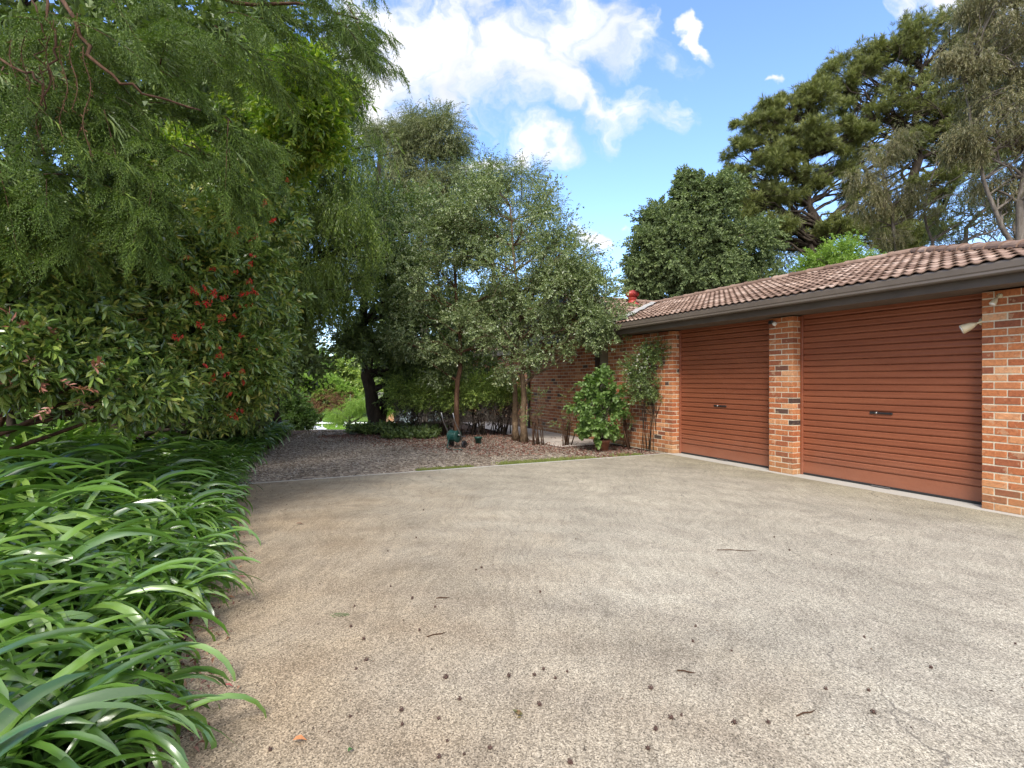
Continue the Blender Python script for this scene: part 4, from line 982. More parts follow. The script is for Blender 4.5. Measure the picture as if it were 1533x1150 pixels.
# two young birches in the leaf-covered bed
bx = G(-1.38, 13.7); tree('birch_tree', 'slender small-leaved tree with one thin reddish trunk rising behind the hose reel', 'tree',
     [([bx, (-1.42, 13.6, 1.2), (-1.30, 13.5, 2.4), (-1.45, 13.4, 4.2), (-1.3, 13.4, 5.6)], .085, .02)],
     [B(660, 490, 75, 50, 13.4), B(700, 400, 80, 70, 13.2), B(640, 400, 60, 60, 13.5, w=.8), B(700, 320, 60, 50, 13.0), B(735, 480, 60, 45, 13.0), B(640, 545, 55, 28, 13.8, w=.6)],
     SMALL, L_birch, M['bark_brown'], k_per=14, m=35, rc=.30, seed=3, shell=.35, scale=(.8, 1.25))
bx = G(.10, 13.3); by = G(.28, 12.95)
twin, _ = tree('birch_tree', 'twin-trunked small-leaved tree in front of the house gable, arching toward the garage roof', 'tree',
     [([by, (.27, 12.95, 1.1), (.22, 13, 2.2), (.1, 13.1, 4.0), (-.05, 13.2, 5.8)], .095, .02), ([bx, (.06, 13.3, 1.1), (.02, 13.3, 2.2), (.5, 13.0, 3.6), (.9, 12.9, 4.8)], .085, .02)],
     [B(770, 470, 80, 50, 12.8), B(790, 400, 75, 60, 12.7), B(750, 330, 75, 55, 12.9), B(730, 270, 32, 22, 12.9, w=.4), B(845, 450, 62, 50, 12.3), B(893, 455, 34, 38, 12.0, w=.7), B(880, 420, 30, 26, 12.2, w=.5), B(905, 492, 22, 20, 11.9, w=.5), B(835, 385, 45, 45, 12.5, w=.8), B(875, 480, 36, 34, 12.0, w=.7),
      B(812, 320, 40, 45, 12.7, w=.5), B(822, 528, 30, 16, 12.4, w=.3), B(770, 545, 40, 16, 12.8, w=.3), B(700, 350, 40, 50, 13.0, w=.6)],
     SMALL, L_birch, M['bark_birch'], k_per=15, m=33, rc=.29, seed=4, shell=.35, scale=(.8, 1.25))
# thin whips with single leaves against the sky
rw = np.random.default_rng(8); tb = np.array(by)
for (x0, y0, x1, y1) in [(800, 350, 823, 258), (780, 300, 782, 232), (815, 360, 856, 285), (830, 390, 888, 335), (840, 420, 930, 362), (850, 440, 932, 395), (800, 330, 845, 265), (760, 290, 775, 248), (850, 460, 925, 430), (720, 275, 722, 235), (835, 375, 870, 305), (845, 400, 905, 375), (700, 270, 690, 240), (810, 340, 835, 280), (790, 310, 805, 250)]:
    a = px(x0, y0, 12.6); b = px(x1, y1, 12.3); mid = (a+b)/2+np.array([0, 0, .12]); mb = MB(); mb.tube(np.array([a, mid, b])-tb, [.008, .005, .002], 4); sh_ = mb.build('shoot', M['bark_brown'], twin)
    n = int(np.linalg.norm(b-a)/.028); f = (np.arange(n)/n)[:, None]
    P = (1-f)**2*a+2*f*(1-f)*mid+f*f*b+rw.normal(0, 1, (n, 3))*(.04+.07*(1-f)); X = (b-a)+rw.normal(0, .9, (n, 3))+np.array([0, 0, -.5])
    V, T = scatter([leaf_t(.065, .045, .2, .1)], P, X, rw.uniform(.7, 1.2, n), upjit=.8, r=rw); mobj('shoot_leaves', raw_mesh('shoot_leaves', V-tb, T, L_birch), sh_)

# big dark-trunked tree where the track narrows
b0 = G(-3.95, 15.6)
tree('shade_tree', 'big dark-trunked tree standing where the gravel track narrows', 'tree',
     [([b0, (-4.15, 15.6, 1.3), (-4.35, 15.5, 2.8), (-4.1, 15.3, 5.2), (-3.7, 15.2, 8)], .24, .06), ([(-3.9, 15.7, -.1), (-3.6, 15.7, 1.6), (-3.2, 15.6, 3.2), (-2.6, 15.4, 5.5)], .12, .03)],
     [B(535, 500, 22, 34, 15.6, .7, .5), B(590, 490, 55, 55, 15.2, 1.3), B(560, 410, 65, 60, 15.4, 1.5), B(620, 440, 70, 70, 15.4, 1.4), B(610, 350, 75, 65, 15.6, 1.4), B(650, 540, 55, 35, 15.2, 1.0), B(690, 560, 50, 25, 15.6, .8, .5), B(600, 570, 30, 30, 15.4, .6, .5)],
     ROUND, L_dark, M['bark_dark'], k_per=14, m=60, rc=.42, seed=5, shell=.35, scale=(.8, 1.3))
# tall trees behind
tree('tall_gum_tree', 'tall feathery-crowned tree behind the twin-trunked one, the highest left of the blue sky', 'tree',
     [([G(-4.2, 25), (-4.1, 25, 3), (-4.3, 25, 8), (-3.9, 25, 13)], .28, .05)],
     [B(640, 195, 22, 28, 25, w=.7), B(668, 200, 24, 30, 24.5, w=.7), B(610, 190, 18, 20, 25.5, w=.5), B(575, 230, 38, 40, 25), B(640, 265, 45, 40, 25), B(600, 310, 60, 50, 25), B(665, 320, 50, 60, 25), B(540, 330, 50, 60, 25.4), B(600, 400, 80, 60, 26), B(685, 225, 14, 16, 25, w=.3), B(560, 195, 22, 14, 25.6, w=.4)],
     NARROW, L_gumd, M['bark_grey'], k_per=17, m=80, rc=.40, seed=6, shell=.3, scale=(1.2, 1.9), outw=.5, wig=.1)
tree('background_tree', 'rounded olive-green tree top behind the twin-trunked tree', 'tree',
     [([G(-.8, 24), (-.8, 24, 4), (-.9, 24, 9)], .22, .05)],
     [B(730, 262, 42, 30, 24), B(775, 285, 42, 32, 24), B(720, 320, 60, 55, 24), B(800, 330, 40, 50, 24, w=.8), B(760, 390, 80, 50, 24), B(840, 400, 45, 40, 24, w=.7), B(860, 440, 30, 25, 24, w=.5)],
     NARROW, L_oak, M['bark_grey'], k_per=13, m=55, rc=.42, seed=7, shell=.3, scale=(1.2, 1.9))
tree('background_tree', 'dense dark tree filling the view low behind the hedge shrubs', 'tree',
     [([G(-3.2, 27), (-3.2, 27, 2), (-3.2, 27, 5)], .25, .08)],
     [B(620, 500, 75, 55, 27), B(700, 500, 80, 60, 27), B(780, 500, 75, 60, 27.5), B(660, 570, 90, 30, 27), B(760, 560, 80, 30, 27.5)],
     BROAD, L_oak, M['bark_grey'], k_per=13, m=46, rc=.45, seed=77, shell=.3)
# weeping trees on the left of the track
tree('weeping_tree', 'tall weeping tree with fine curtains of leaves over the left side of the track', 'tree',
     [([G(-5.9, 12.2), (-6, 12.2, 3), (-5.7, 12, 6), (-5.4, 11.8, 9.5)], .22, .05)],
     [B(470, 300, 75, 110, 11.0, 1.4), B(505, 210, 55, 80, 11.2, 1.3, .9), B(520, 340, 38, 90, 10.8, .9), B(425, 400, 55, 90, 10.6, 1.1), B(490, 410, 45, 50, 11.2, 1.1, .9), B(430, 180, 80, 110, 12, 1.6), B(410, 500, 36, 50, 12.0, 1, .8), B(525, 140, 26, 50, 11, .8, .45), B(365, 560, 28, 40, 12, 1, .7), B(480, 60, 80, 90, 12.5, 1.5)],
     NARROW, L_weep, M['bark_dark'], k_per=15, m=72, rc=.33, seed=8, shell=.35, scale=(.75, 1.15), droop=1.3, rnd=.5, flat=1.5, outw=.5)
tree('weeping_tree', 'second weeping tree farther down the track, hanging over the lily clumps', 'tree',
     [([G(-7.4, 16.5), (-7.4, 16.5, 2.5), (-7.0, 16.2, 6)], .2, .05)],
     [B(375, 560, 40, 45, 15.5, 1.0), B(400, 480, 62, 55, 15.5, 1.2), B(440, 400, 75, 60, 16, 1.5), B(350, 590, 40, 26, 14.5, 1, .7), B(445, 470, 24, 30, 15.5, .7, .6)],
     NARROW, L_dark, M['bark_dark'], k_per=15, m=62, rc=.42, seed=9, shell=.35, scale=(.8, 1.3), droop=1.1, rnd=.5, flat=1.4)
# flowering hedge row
sh = [([G(-5.4, 7.2), (-5.4, 7.2, 1.2), (-5.2, 7.0, 2.6), (-4.9, 6.9, 3.9)], .08, .02), ([G(-5.9, 6.4), (-5.9, 6.3, 1.2), (-5.4, 6.2, 2.6)], .07, .02)]
flow, flcl = tree('flowering_shrub', 'tall glossy-leaved shrub dotted with red flower clusters behind the lily clumps', 'shrub', sh,
     [B(330, 420, 62, 80, 6.3, .7), B(350, 530, 50, 55, 6.6, .7), B(300, 340, 60, 60, 6.2, .7), B(385, 330, 42, 70, 6.8, .6), B(270, 520, 60, 60, 6.1, .7), B(390, 470, 28, 60, 7.2, .6, .7), B(250, 420, 60, 60, 6.2, .7), B(330, 600, 50, 32, 7.0, .6, .7)],
     PHOT, L_phot, M['bark_dark'], k_per=15, m=34, rc=.42, seed=12, shell=.5, scale=(.7, 1.1), every=2, upjit=.5)
fb = np.array(flow.location); FM = []
for i in range(4):
    v, t = join_t([(blossom_t(i*9+j)[0]+np.random.default_rng(i*7+j).normal(0, .03, 3), blossom_t(i*9+j)[1]) for j in range(4)]); FM.append(raw_mesh('red_flower', v, t, L_red))
rf = np.random.default_rng(2)
for (x, y, D) in [(300, 482, 5.5), (306, 428, 5.5), (336, 448, 5.5), (333, 475, 5.5), (322, 434, 5.5), (374, 418, 6), (368, 440, 6), (376, 395, 6), (355, 345, 5.9), (398, 302, 6.2), (345, 350, 5.9), (330, 528, 5.9), (362, 553, 6.2), (365, 570, 6.4), (364, 615, 6.6), (312, 455, 5.4),
                  (380, 432, 6.1), (352, 470, 5.8), (378, 380, 6.1), (328, 520, 5.8), (340, 560, 6), (362, 500, 6.1), (430, 268, 6.8), (485, 168, 7.2), (480, 228, 7.1), (318, 565, 6), (306, 545, 5.7), (374, 460, 6.1), (290, 430, 5.4), (265, 500, 5.4), (345, 590, 6.1), (300, 575, 5.8), (355, 405, 5.8), (385, 355, 6.1), (410, 330, 6.3), (320, 400, 5.6), (350, 620, 6.3), (392, 520, 6.5), (280, 385, 5.5)]:
    p = px(x, y, D-.15)-fb; o = mobj('red_flower', FM[rf.integers(0, 4)], flow, p, (rf.uniform(-.5, .5), rf.uniform(-.5, .5), rf.uniform(-2.6, -.6))); k = rf.uniform(.45, .9); o.scale = (k, k, k)
tree('golden_shrub', 'yellow-green leafy shrub top beside the weeping tree', 'shrub',
     [([G(-6.0, 8.8), (-5.6, 8.4, 2.5), (-4.0, 7.8, 4.6)], .07, .02), ([G(-5.7, 9.1), (-4.8, 8.6, 3), (-3.6, 7.8, 5.2)], .05, .02)],
     [B(455, 130, 42, 42, 7.0, .5), B(435, 190, 50, 50, 6.9, .5), B(472, 195, 26, 44, 7.0, .4, .8), B(400, 140, 40, 45, 7.7, .5, .8), B(420, 250, 30, 30, 7.4, .4, .7), B(280, 240, 40, 40, 6.7, .5, .6)],
     PHOT, L_phot2, M['bark_dark'], k_per=14, m=34, rc=.42, seed=13, shell=.45, scale=(.7, 1.15), upjit=.6)
ds, dcl = tree('dark_shrub', 'dark glossy-leaved shrub with young pinkish leaves at the far left above the lily clumps', 'shrub',
     [([G(-4.9, 4.9), (-4.7, 4.8, 1.2), (-4.2, 4.6, 2.4)], .06, .02), ([G(-5.4, 5.4), (-5.1, 5.4, 1.4), (-4.6, 5.4, 2.9)], .06, .02)],
     [B(60, 420, 90, 55, 4.6, .6), B(160, 460, 80, 70, 5.0, .6), B(40, 530, 80, 50, 4.5, .5), B(150, 560, 80, 45, 4.9, .5), B(-60, 480, 90, 100, 4.4, .7), B(210, 380, 60, 50, 5.4, .6), B(220, 590, 50, 30, 5.3, .4, .6)],
     PHOT, L_phot, M['bark_brown'], k_per=13, m=26, rc=.42, seed=14, shell=.5, scale=(.7, 1.1), upjit=.6)
P = np.array([px(x+rf.normal(0, 9), y+rf.normal(0, 9), 4.25+rf.uniform(-.15, .2)) for (x, y) in [(82, 520), (75, 540), (100, 560), (125, 590), (140, 600), (65, 545), (20, 490), (10, 555), (45, 500), (95, 605), (130, 560), (60, 585), (30, 570)] for _ in range(1)])
V, T = scatter(PHOT, P, rf.normal(0, .7, P.shape)+np.array([.3, -.5, .2]), rf.uniform(.5, .8, len(P)), r=rf)
mobj('young_leaves', raw_mesh('young_leaves', V-np.array(ds.location), T, L_pink), ds)
# weeping conifer overhead
cf_tr = [([G(-7.2, 6.2), (-7.2, 6.2, 3), (-6.8, 6, 7)], .22, .08)]
cblobs = [B(60, 60, 110, 90, 4.3, .8), B(60, 200, 90, 90, 4.1, .7), B(200, 60, 100, 70, 4.6, .8), B(330, 50, 100, 60, 5.2, .9), B(450, 20, 80, 50, 5.6, .9), B(310, 190, 75, 80, 4.8, .6), B(350, 240, 45, 40, 4.8, .5, .6), B(180, 330, 55, 40, 4.3, .4, .7), B(200, 250, 60, 60, 4.4, .5),
          B(40, 320, 50, 45, 4.2, .4, .7), B(520, 10, 55, 45, 5.6, .7, .8), B(545, 70, 25, 40, 5.7, .4, .45), B(390, 75, 50, 35, 5.2, .6, .6), B(150, 150, 70, 60, 4.4, .6), B(100, 290, 60, 50, 4.2, .5, .7)]
cr0 = np.random.default_rng(15); cl = clumps_in(cblobs, 9, .3, cr0, .3); P = []; X = []; Sg = []; BO = []
for (p, rc, c, rad) in cl:
    d = norm(np.array([cr0.normal(.55, .5), cr0.normal(-.25, .5), cr0.normal(-.25, .3)])); Lb = cr0.uniform(.45, .85); side = norm(np.cross(d, (0, 0, 1)))
    p0 = p-d*Lb*.5; line = []
    for j in range(22):
        f = (j+.5)/22; q = p0+d*Lb*f+np.array([0, 0, -.32*Lb*f*f]); tg = norm(d+np.array([0, 0, -.64*f])); line.append(q)
        P.append(q+cr0.normal(0, .015, 3)); X.append(tg*(.55+.5*f)+side*(1 if j % 2 else -1)*cr0.uniform(.4, .9)*(1-.5*f)+np.array([0, 0, -.12])+cr0.normal(0, .22, 3)); Sg.append(cr0.uniform(.7, 1.15)*(1.1-.35*f))
    BO.append(line)
P = np.array(P); X = np.array(X); Sg = np.array(Sg); base = np.array(cf_tr[0][0][0])
con = empty('weeping_conifer', base, 'large weeping conifer overhanging the upper left with feathery green sprays', 'tree')
V, T = scatter(SPRAY, P, X, Sg, up=(0, 0, 1), upjit=.25, r=cr0); mobj('crown', raw_mesh('crown', V-base, T, L_conif), con)
mb = MB(); q = resample(cf_tr[0][0], 12); mb.tube(q-base, [.24-.12*i/11 for i in range(12)], 10); mb.build('trunk', M['bark_brown'], con)
mb = MB()
for line in BO: mb.tube([q-base for q in line[::3]], [.006, .005, .004, .003, .003, .002, .002, .001][:len(line[::3])], 4)
tw = mb.build('twigs', M['bark_brown'], con)
def branch(pts, r0, r1):
    mb = MB(); q = resample([px(*p) for p in pts], 16); q[1:-1] += cr0.normal(0, .018, (14, 3)); mb.tube(q-base, [(r0+(r1-r0)*i/15)*.62 for i in range(16)], 7); mb.build('branch', M['bark_brown'], con); return q
branch([(20, -60, 4.4), (100, 5, 4.1), (130, 70, 4.0), (165, 115, 3.95), (215, 138, 4.0), (300, 165, 4.3)], .030, .010)
branch([(20, -90, 4.6), (200, -30, 4.8), (330, 0, 5.2), (450, 10, 5.5), (540, 30, 5.7)], .05, .012)
branch([(70, -20, 4.0), (82, 60, 3.9), (72, 130, 3.9), (50, 190, 3.95)], .018, .007)
branch([(-60, 60, 4.1), (0, 90, 4.0), (50, 115, 3.9), (62, 165, 3.9), (48, 230, 4.0)], .02, .006)
branch([(50, 0, 4.1), (60, 40, 3.9), (64, 80, 3.85), (55, 118, 3.85)], .012, .005)
# dry hanging strings
for (x0, y0, y1) in [(38, 40, 190), (75, 30, 140), (95, 60, 215), (130, 70, 240), (60, 100, 230), (110, 20, 170), (20, 60, 140)]:
    ys = np.arange(y0, y1, 5); line = [px(x0+6*math.sin(y*.06), y, 3.85) for y in ys]
    mb = MB(); mb.tube([p-base for p in line], .004, 4); st_ = mb.build('dry_string', M['bark_brown'], con)
    P = np.repeat(np.array(line), 2, 0)+cr0.normal(0, .004, (len(line)*2, 3)); X = cr0.normal(0, 1, P.shape)+np.array([0, 0, -.6])
    V, T = scatter([leaf_t(.035, .006, .1, .1)], P, X, cr0.uniform(.7, 1.2, len(P)), r=cr0); mobj('dry_needles', raw_mesh('dry_needles', V-base, T, L_conif_dead), st_)
# darker mass of trees behind the hedge
for i, (blobs, tr, lb) in enumerate([
    ([B(80, 500, 160, 130, 8.5, 1.3), B(80, 250, 170, 150, 8.5, 1.5), B(280, 480, 110, 130, 9.5, 1.2), B(260, 200, 140, 140, 9, 1.5), B(120, 20, 200, 120, 8.5, 1.5), B(-60, 380, 120, 200, 8, 1.3)], [(-8.2, 8.8, 0), (-8.2, 8.8, 4), (-8, 8.8, 8)], 'dark evergreen behind the glossy shrub at the far left, seen between its leaves'),
    ([B(380, 300, 110, 140, 12.5, 1.6), B(360, 500, 110, 110, 12, 1.5), B(380, 80, 130, 130, 12.5, 1.6), B(300, 600, 60, 45, 11, 1)], [(-7.6, 12.8, 0), (-7.6, 12.8, 4), (-7, 12.6, 9)], 'dark evergreen behind the flowering shrub and the weeping tree')]):
    tree('dark_evergreen', lb, 'tree', [([G(tr[0][0], tr[0][1])]+tr[1:], .2, .05)], blobs, ROUND, L_dark, M['bark_dark'], k_per=15, m=58, rc=.45, seed=90+i, shell=.4, scale=(1.3, 2.1), every=3)

# shrubs round the house bed
def shrub(name, lb, base, blobs, tm, leaf, stems=7, seed=1, k=9, m=30, sc_=(.6, 1), spread=.25, hstem=.6, cat='shrub', bark='bark_dark', rc=.45, group=None, droop=.1, shell=.4):
    r = np.random.default_rng(seed); b = np.array(base, float); e = empty(name, b, lb, cat, group); mb = MB(); cl = clumps_in(blobs, k, rc, r, shell)
    for i in range(stems):
        c = cl[r.integers(0, len(cl))][0]; a = b+np.array([r.normal(0, spread*.4), r.normal(0, spread*.3), 0]); mid = (a+c)/2+r.normal(0, .06, 3); mid[2] = a[2]+(c[2]-a[2])*.6
        st = .5 if cat == 'climber' else 1; mb.tube([a-b, mid-b, c-b], [.016*st, .010*st, .003], 5)
        for _ in range(3): e2 = mid+(c-mid)*r.random()+r.normal(0, spread*.7, 3); mb.tube([mid-b, e2-b], [.007, .002], 4)
    mb.build('stems', M[bark], e); P, X = crown_pts(cl, m, r, droop); V, T = scatter(tm, P, X, r.uniform(*sc_, len(P)), r=r, upjit=.5)
    mobj('foliage', raw_mesh('foliage', V-b, T, leaf), e); return e, cl
HL = ['clipped shrub with bare dark stems just right of the big dark trunk', 'clipped shrub with bare dark stems directly behind the hose reel', 'clipped shrub with bare stems between the slender tree and the twin trunks', 'clipped shrub with forked bare stems right behind the twin trunks']
for i, (x, D) in enumerate(((622, 14.6), (668, 14.4), (712, 14.6), (752, 14.8))):
    g = px(x, 648, D); e, cl = shrub('clipped_shrub', HL[i], G(g[0], g[1]), [B(x, 579, 32, 15, D, .5), B(x-14, 592, 22, 14, D-.1, .4), B(x+14, 590, 20, 14, D-.1, .4)], SMALL, L_hedged, stems=22, seed=50+i, k=12, m=36, spread=.38, group='clipped shrubs along the house bed')
    r = np.random.default_rng(60+i); P = np.array([px(x+r.uniform(-30, 30), r.uniform(585, 636), D+r.uniform(-.35, .3)) for _ in range(520)])
    V, T = scatter([join_t([leaf_t(.22, .006, 0, .1, (0, 0, 0), (1, r.normal(0, .5), r.normal(0, .5))) for _ in range(4)])], P, r.normal(0, .6, P.shape)+np.array([0, 0, .7]), r.uniform(.6, 1.2, len(P)), r=r)
    mobj('twigs', raw_mesh('twigs', V-np.array(e.location), T, M['bark_grey']), e)
g = ground_px(888, 664); LOBED = [twig_t(8, .14, .10, .085, seed=80+i, spread=1.2, kind=oval_t) for i in range(4)]
gg = px(898, 640, 11.55)
shrub('hydrangea_shrub', 'bright green broad-leaved shrub growing in front of the brick wall left of the single door', (gg[0], gg[1], .1),
      [B(880, 582, 15, 13, 11.6, .2), B(900, 575, 12, 12, 11.5, .2), B(918, 590, 16, 13, 11.5, .2), B(893, 602, 19, 14, 11.4, .22), B(867, 606, 13, 12, 11.5, .18), B(913, 622, 17, 15, 11.5, .2), B(884, 628, 16, 13, 11.3, .2), B(927, 608, 9, 9, 11.5, .14), B(898, 645, 20, 9, 11.25, .2), B(873, 640, 9, 9, 11.3, .14), B(905, 560, 5, 6, 11.5, .08, .5)], LOBED, L_bright, stems=14, seed=33, k=7, m=7, sc_=(.6, 1.1), spread=.16, rc=.55, shell=.1)
gg = st2xy(-.62, -.12)
e, cl = shrub('climbing_plant', 'leafy climber with small white blooms on the brick wall beside the single door', (gg[0], gg[1], 0),
      [B(966, 545, 20, 20, 11.3, .10), B(978, 572, 12, 20, 11.2, .10), B(957, 575, 12, 20, 11.4, .10, .6), B(988, 528, 10, 14, 11.1, .08, .4), B(945, 556, 9, 10, 11.5, .08, .5)], SMALL, L_dark, stems=12, seed=34, k=10, m=15, sc_=(.5, .9), spread=.30, rc=.5, cat='climber')
r = np.random.default_rng(3); P = np.array([px(x+r.normal(0, 4), y+r.normal(0, 5), 11.05) for (x, y) in [(955, 533), (962, 540), (950, 548), (968, 535), (958, 552), (940, 556), (972, 545), (964, 528), (955, 575), (965, 562)] for _ in range(3)])
V, T = scatter([oval_t(.04, .035), blossom_t(5, 6, .03, .02)], P, r.normal(0, 1, P.shape), r.uniform(.5, 1.1, len(P)), r=r); mobj('white_blooms', raw_mesh('white_blooms', V-np.array(e.location), T, L_white), e)
for i, (x, y, D, lb) in enumerate(((803, 655, 12.4, 'small sparse twiggy shrub just right of the twin trunks'), (850, 652, 12.2, 'sparse twiggy shrub against the brick gable wall left of the bright green shrub'), (938, 655, 11.7, 'thin sprawling shrub between the bright green shrub and the climber'))):
    g = px(x, y, D); shrub('twiggy_shrub', lb, G(g[0], g[1]), [B(x+2, y-50, 20, 28, D, .25, .6), B(x-6, y-28, 14, 18, D, .2, .4)], SMALL, L_dark, stems=8, seed=70+i, k=7, m=5, sc_=(.5, .8), spread=.2, bark='bark_brown')
def ground_cover():
    r = np.random.default_rng(44); n = 1500; P = []
    while len(P) < n:
        x, y = r.uniform(-4.6, -2.0), r.uniform(13.6, 16.2)
        if x < -3.9 + (15.6-y)*.35 and y < 14.6: continue
        P.append((x, y, gz(x, y)+.02+.26*r.random()*max(0, 1-abs(y-14.9)/1.6)))
    P = np.array(P); X = r.normal(0, .7, (n, 3)); X[:, 2] = .5
    V, T = scatter([twig_t(7, .12, .09, .05, seed=91, spread=1.2, kind=oval_t)], P, X, r.uniform(.6, 1.3, n), r=r)
    tag(mobj('ground_cover', raw_mesh('ground_cover', V, T, L_dark)), 'low dark leafy ground cover at the foot of the big dark trunk', kind='stuff')
ground_cover()

# ================================================================== trees behind the house
def pine(name, lb, trunks, blobs, seed, k_per=19, m=30):
    r = np.random.default_rng(seed); base = np.array(trunks[0][0][0], float); e = empty(name, base, lb, 'tree', None); mb = MB()
    cl = clumps_in([(c, (q[0]*1.12, q[1]*1.1, q[2]*1.1), *w) for (c, q, *w) in blobs], k_per, .36, r, .25); T0 = []
    for pts, r0, r1 in trunks:
        q = resample(pts, 14); q[1:-1, :2] += r.normal(0, r0*.3, (12, 2)); rr = [r0+(r1-r0)*i/13 for i in range(14)]; mb.tube(q-base, rr, 10); T0.append((q, rr))
    for i, c in enumerate(cl):
        q, rr = T0[i % len(T0)]; limb_mesh(mb, q-base, rr, [(c[0]-base, c[1], c[2]-base, c[3])], r, .045, n=5, wig=.09)
    mb.build('trunk', M['bark_dark'], e); P, X = crown_pts(cl, m, r, -.35, rnd=.55, flat=.6, outw=.8)
    V, T = scatter(TUFT, P, X, r.uniform(1.4, 2.3, len(P)), r=r); mobj('crown', raw_mesh('crown', V-base, T, L_pine), e)
tree('oak_tree', 'dense dark broad-leaved tree behind the roof just right of the red roof ventilator', 'tree',
     [([G(7.6, 22), (7.6, 22, 3), (7.4, 22, 7)], .3, .08)],
     [B(995, 330, 36, 34, 22, w=.8), B(1045, 298, 34, 28, 22), B(962, 385, 26, 34, 21.5, w=.7), B(1020, 350, 50, 40, 21.8), B(1080, 320, 45, 45, 22), B(985, 390, 42, 42, 21.5), B(1050, 370, 60, 50, 22), B(1110, 370, 50, 50, 22), B(1120, 430, 70, 30, 22, w=.8), B(1030, 425, 90, 30, 21.5), B(960, 425, 22, 25, 21.5, w=.5), B(1025, 268, 14, 14, 22, w=.3), B(1085, 280, 18, 20, 22, w=.4)],
     BROAD, L_oak, M['bark_dark'], k_per=14, m=60, rc=.36, seed=20, shell=.15, scale=(.38, .7))
pine('pine_tree', 'left one of two tall pines behind the roof, open-crowned', [([G(16.2, 28), (16.2, 28, 5), (16.6, 28, 8), (15.6, 28, 11.5), (15.2, 28, 15)], .38, .1), ([(16.3, 28, 6.5), (15.0, 28, 10), (13.6, 28, 12.5)], .2, .06)],
     [B(1130, 185, 30, 26, 28, w=.8), B(1170, 165, 32, 24, 28), B(1215, 150, 38, 28, 28), B(1120, 235, 30, 28, 28, w=.9), B(1155, 240, 35, 30, 27.5), B(1200, 215, 40, 28, 27.5), B(1255, 200, 40, 30, 28), B(1150, 300, 45, 22, 28, w=.7), B(1240, 280, 35, 26, 28, w=.6), B(1180, 350, 60, 22, 28, w=.8), B(1230, 340, 40, 22, 28, w=.5), B(1108, 275, 22, 18, 28, w=.5), B(1180, 275, 40, 26, 28, w=.7), B(1120, 320, 36, 28, 28, w=.8), B(1150, 350, 40, 24, 28, w=.8), B(1280, 235, 34, 26, 28, w=.7), B(1290, 300, 34, 24, 28, w=.5)], 21)
pine('pine_tree', 'right one of two tall pines behind the roof, the highest crown', [([G(22.4, 30), (22.4, 30, 6), (22.3, 30, 10), (22.8, 30, 15), (23, 30, 19)], .46, .12), ([(22.4, 30, 8.5), (24, 30, 11), (26, 30, 15)], .24, .08), ([(22.4, 30, 9), (20.4, 30, 12), (19, 30, 15)], .2, .06)],
     [B(1270, 110, 34, 26, 30, w=.9), B(1320, 85, 40, 30, 30), B(1375, 65, 45, 32, 30), B(1430, 45, 45, 35, 30), B(1290, 165, 42, 30, 30), B(1350, 145, 50, 35, 29.5), B(1410, 120, 45, 40, 30), B(1470, 80, 40, 50, 30), B(1330, 225, 45, 26, 30, w=.8), B(1400, 200, 50, 30, 30), B(1450, 160, 45, 40, 30), B(1340, 345, 60, 26, 29, w=1), B(1290, 350, 50, 22, 29, w=.8), B(1400, 270, 45, 26, 30, w=.6), B(1380, 330, 45, 26, 29.5, w=.7), B(1490, 130, 40, 40, 30), B(1500, 220, 40, 40, 30, w=.8), B(1450, 240, 40, 26, 30, w=.7), B(1255, 140, 20, 16, 30, w=.4), B(1235, 120, 14, 12, 30, w=.3)], 22)
tree('gum_tree', 'grey-green gum tree with drooping leaves at the upper right, nearest the end of the roof', 'tree',
     [([G(17.3, 18), (17.4, 18, 4), (17.0, 18, 7), (17.6, 18, 10), (17, 18, 14)], .2, .05), ([(17.4, 18, 5), (16, 18, 8), (15.2, 18, 11.5)], .1, .03)],
     [B(1500, 40, 55, 45, 18), B(1530, 110, 50, 50, 18), B(1455, 95, 28, 40, 18, w=.6), B(1490, 170, 50, 45, 18, w=.8), B(1560, 200, 50, 60, 18, w=.8), B(1520, 270, 40, 40, 18, w=.6), B(1455, 210, 26, 30, 18, w=.5), B(1490, 0, 45, 30, 18), B(1420, 80, 14, 20, 18, w=.3)],
     GUM, L_gum, M['bark_grey'], k_per=20, m=52, rc=.42, seed=23, shell=.25, scale=(.5, .9), droop=1.0, flat=.9, wig=.1, every=1)
tree('gum_tree', 'slight olive gum tree in front of the right pine, above the middle of the roof', 'tree',
     [([G(15.6, 21.5), (15.6, 21.5, 4), (15.4, 21.5, 7.5), (14.9, 21.5, 10)], .14, .04)],
     [B(1320, 240, 28, 32, 21.5, w=.7), B(1350, 210, 22, 22, 21.5, w=.5), B(1335, 290, 38, 30, 21.5, w=.8), B(1300, 300, 26, 30, 21.5, w=.6), B(1380, 300, 30, 26, 21.5, w=.5), B(1280, 260, 16, 20, 21.5, w=.3), B(1320, 350, 36, 16, 21.5, w=.5)],
     GUM, L_gum, M['bark_grey'], k_per=15, m=38, rc=.42, seed=24, shell=.25, scale=(.5, .85), droop=1.0, every=1, wig=.1)
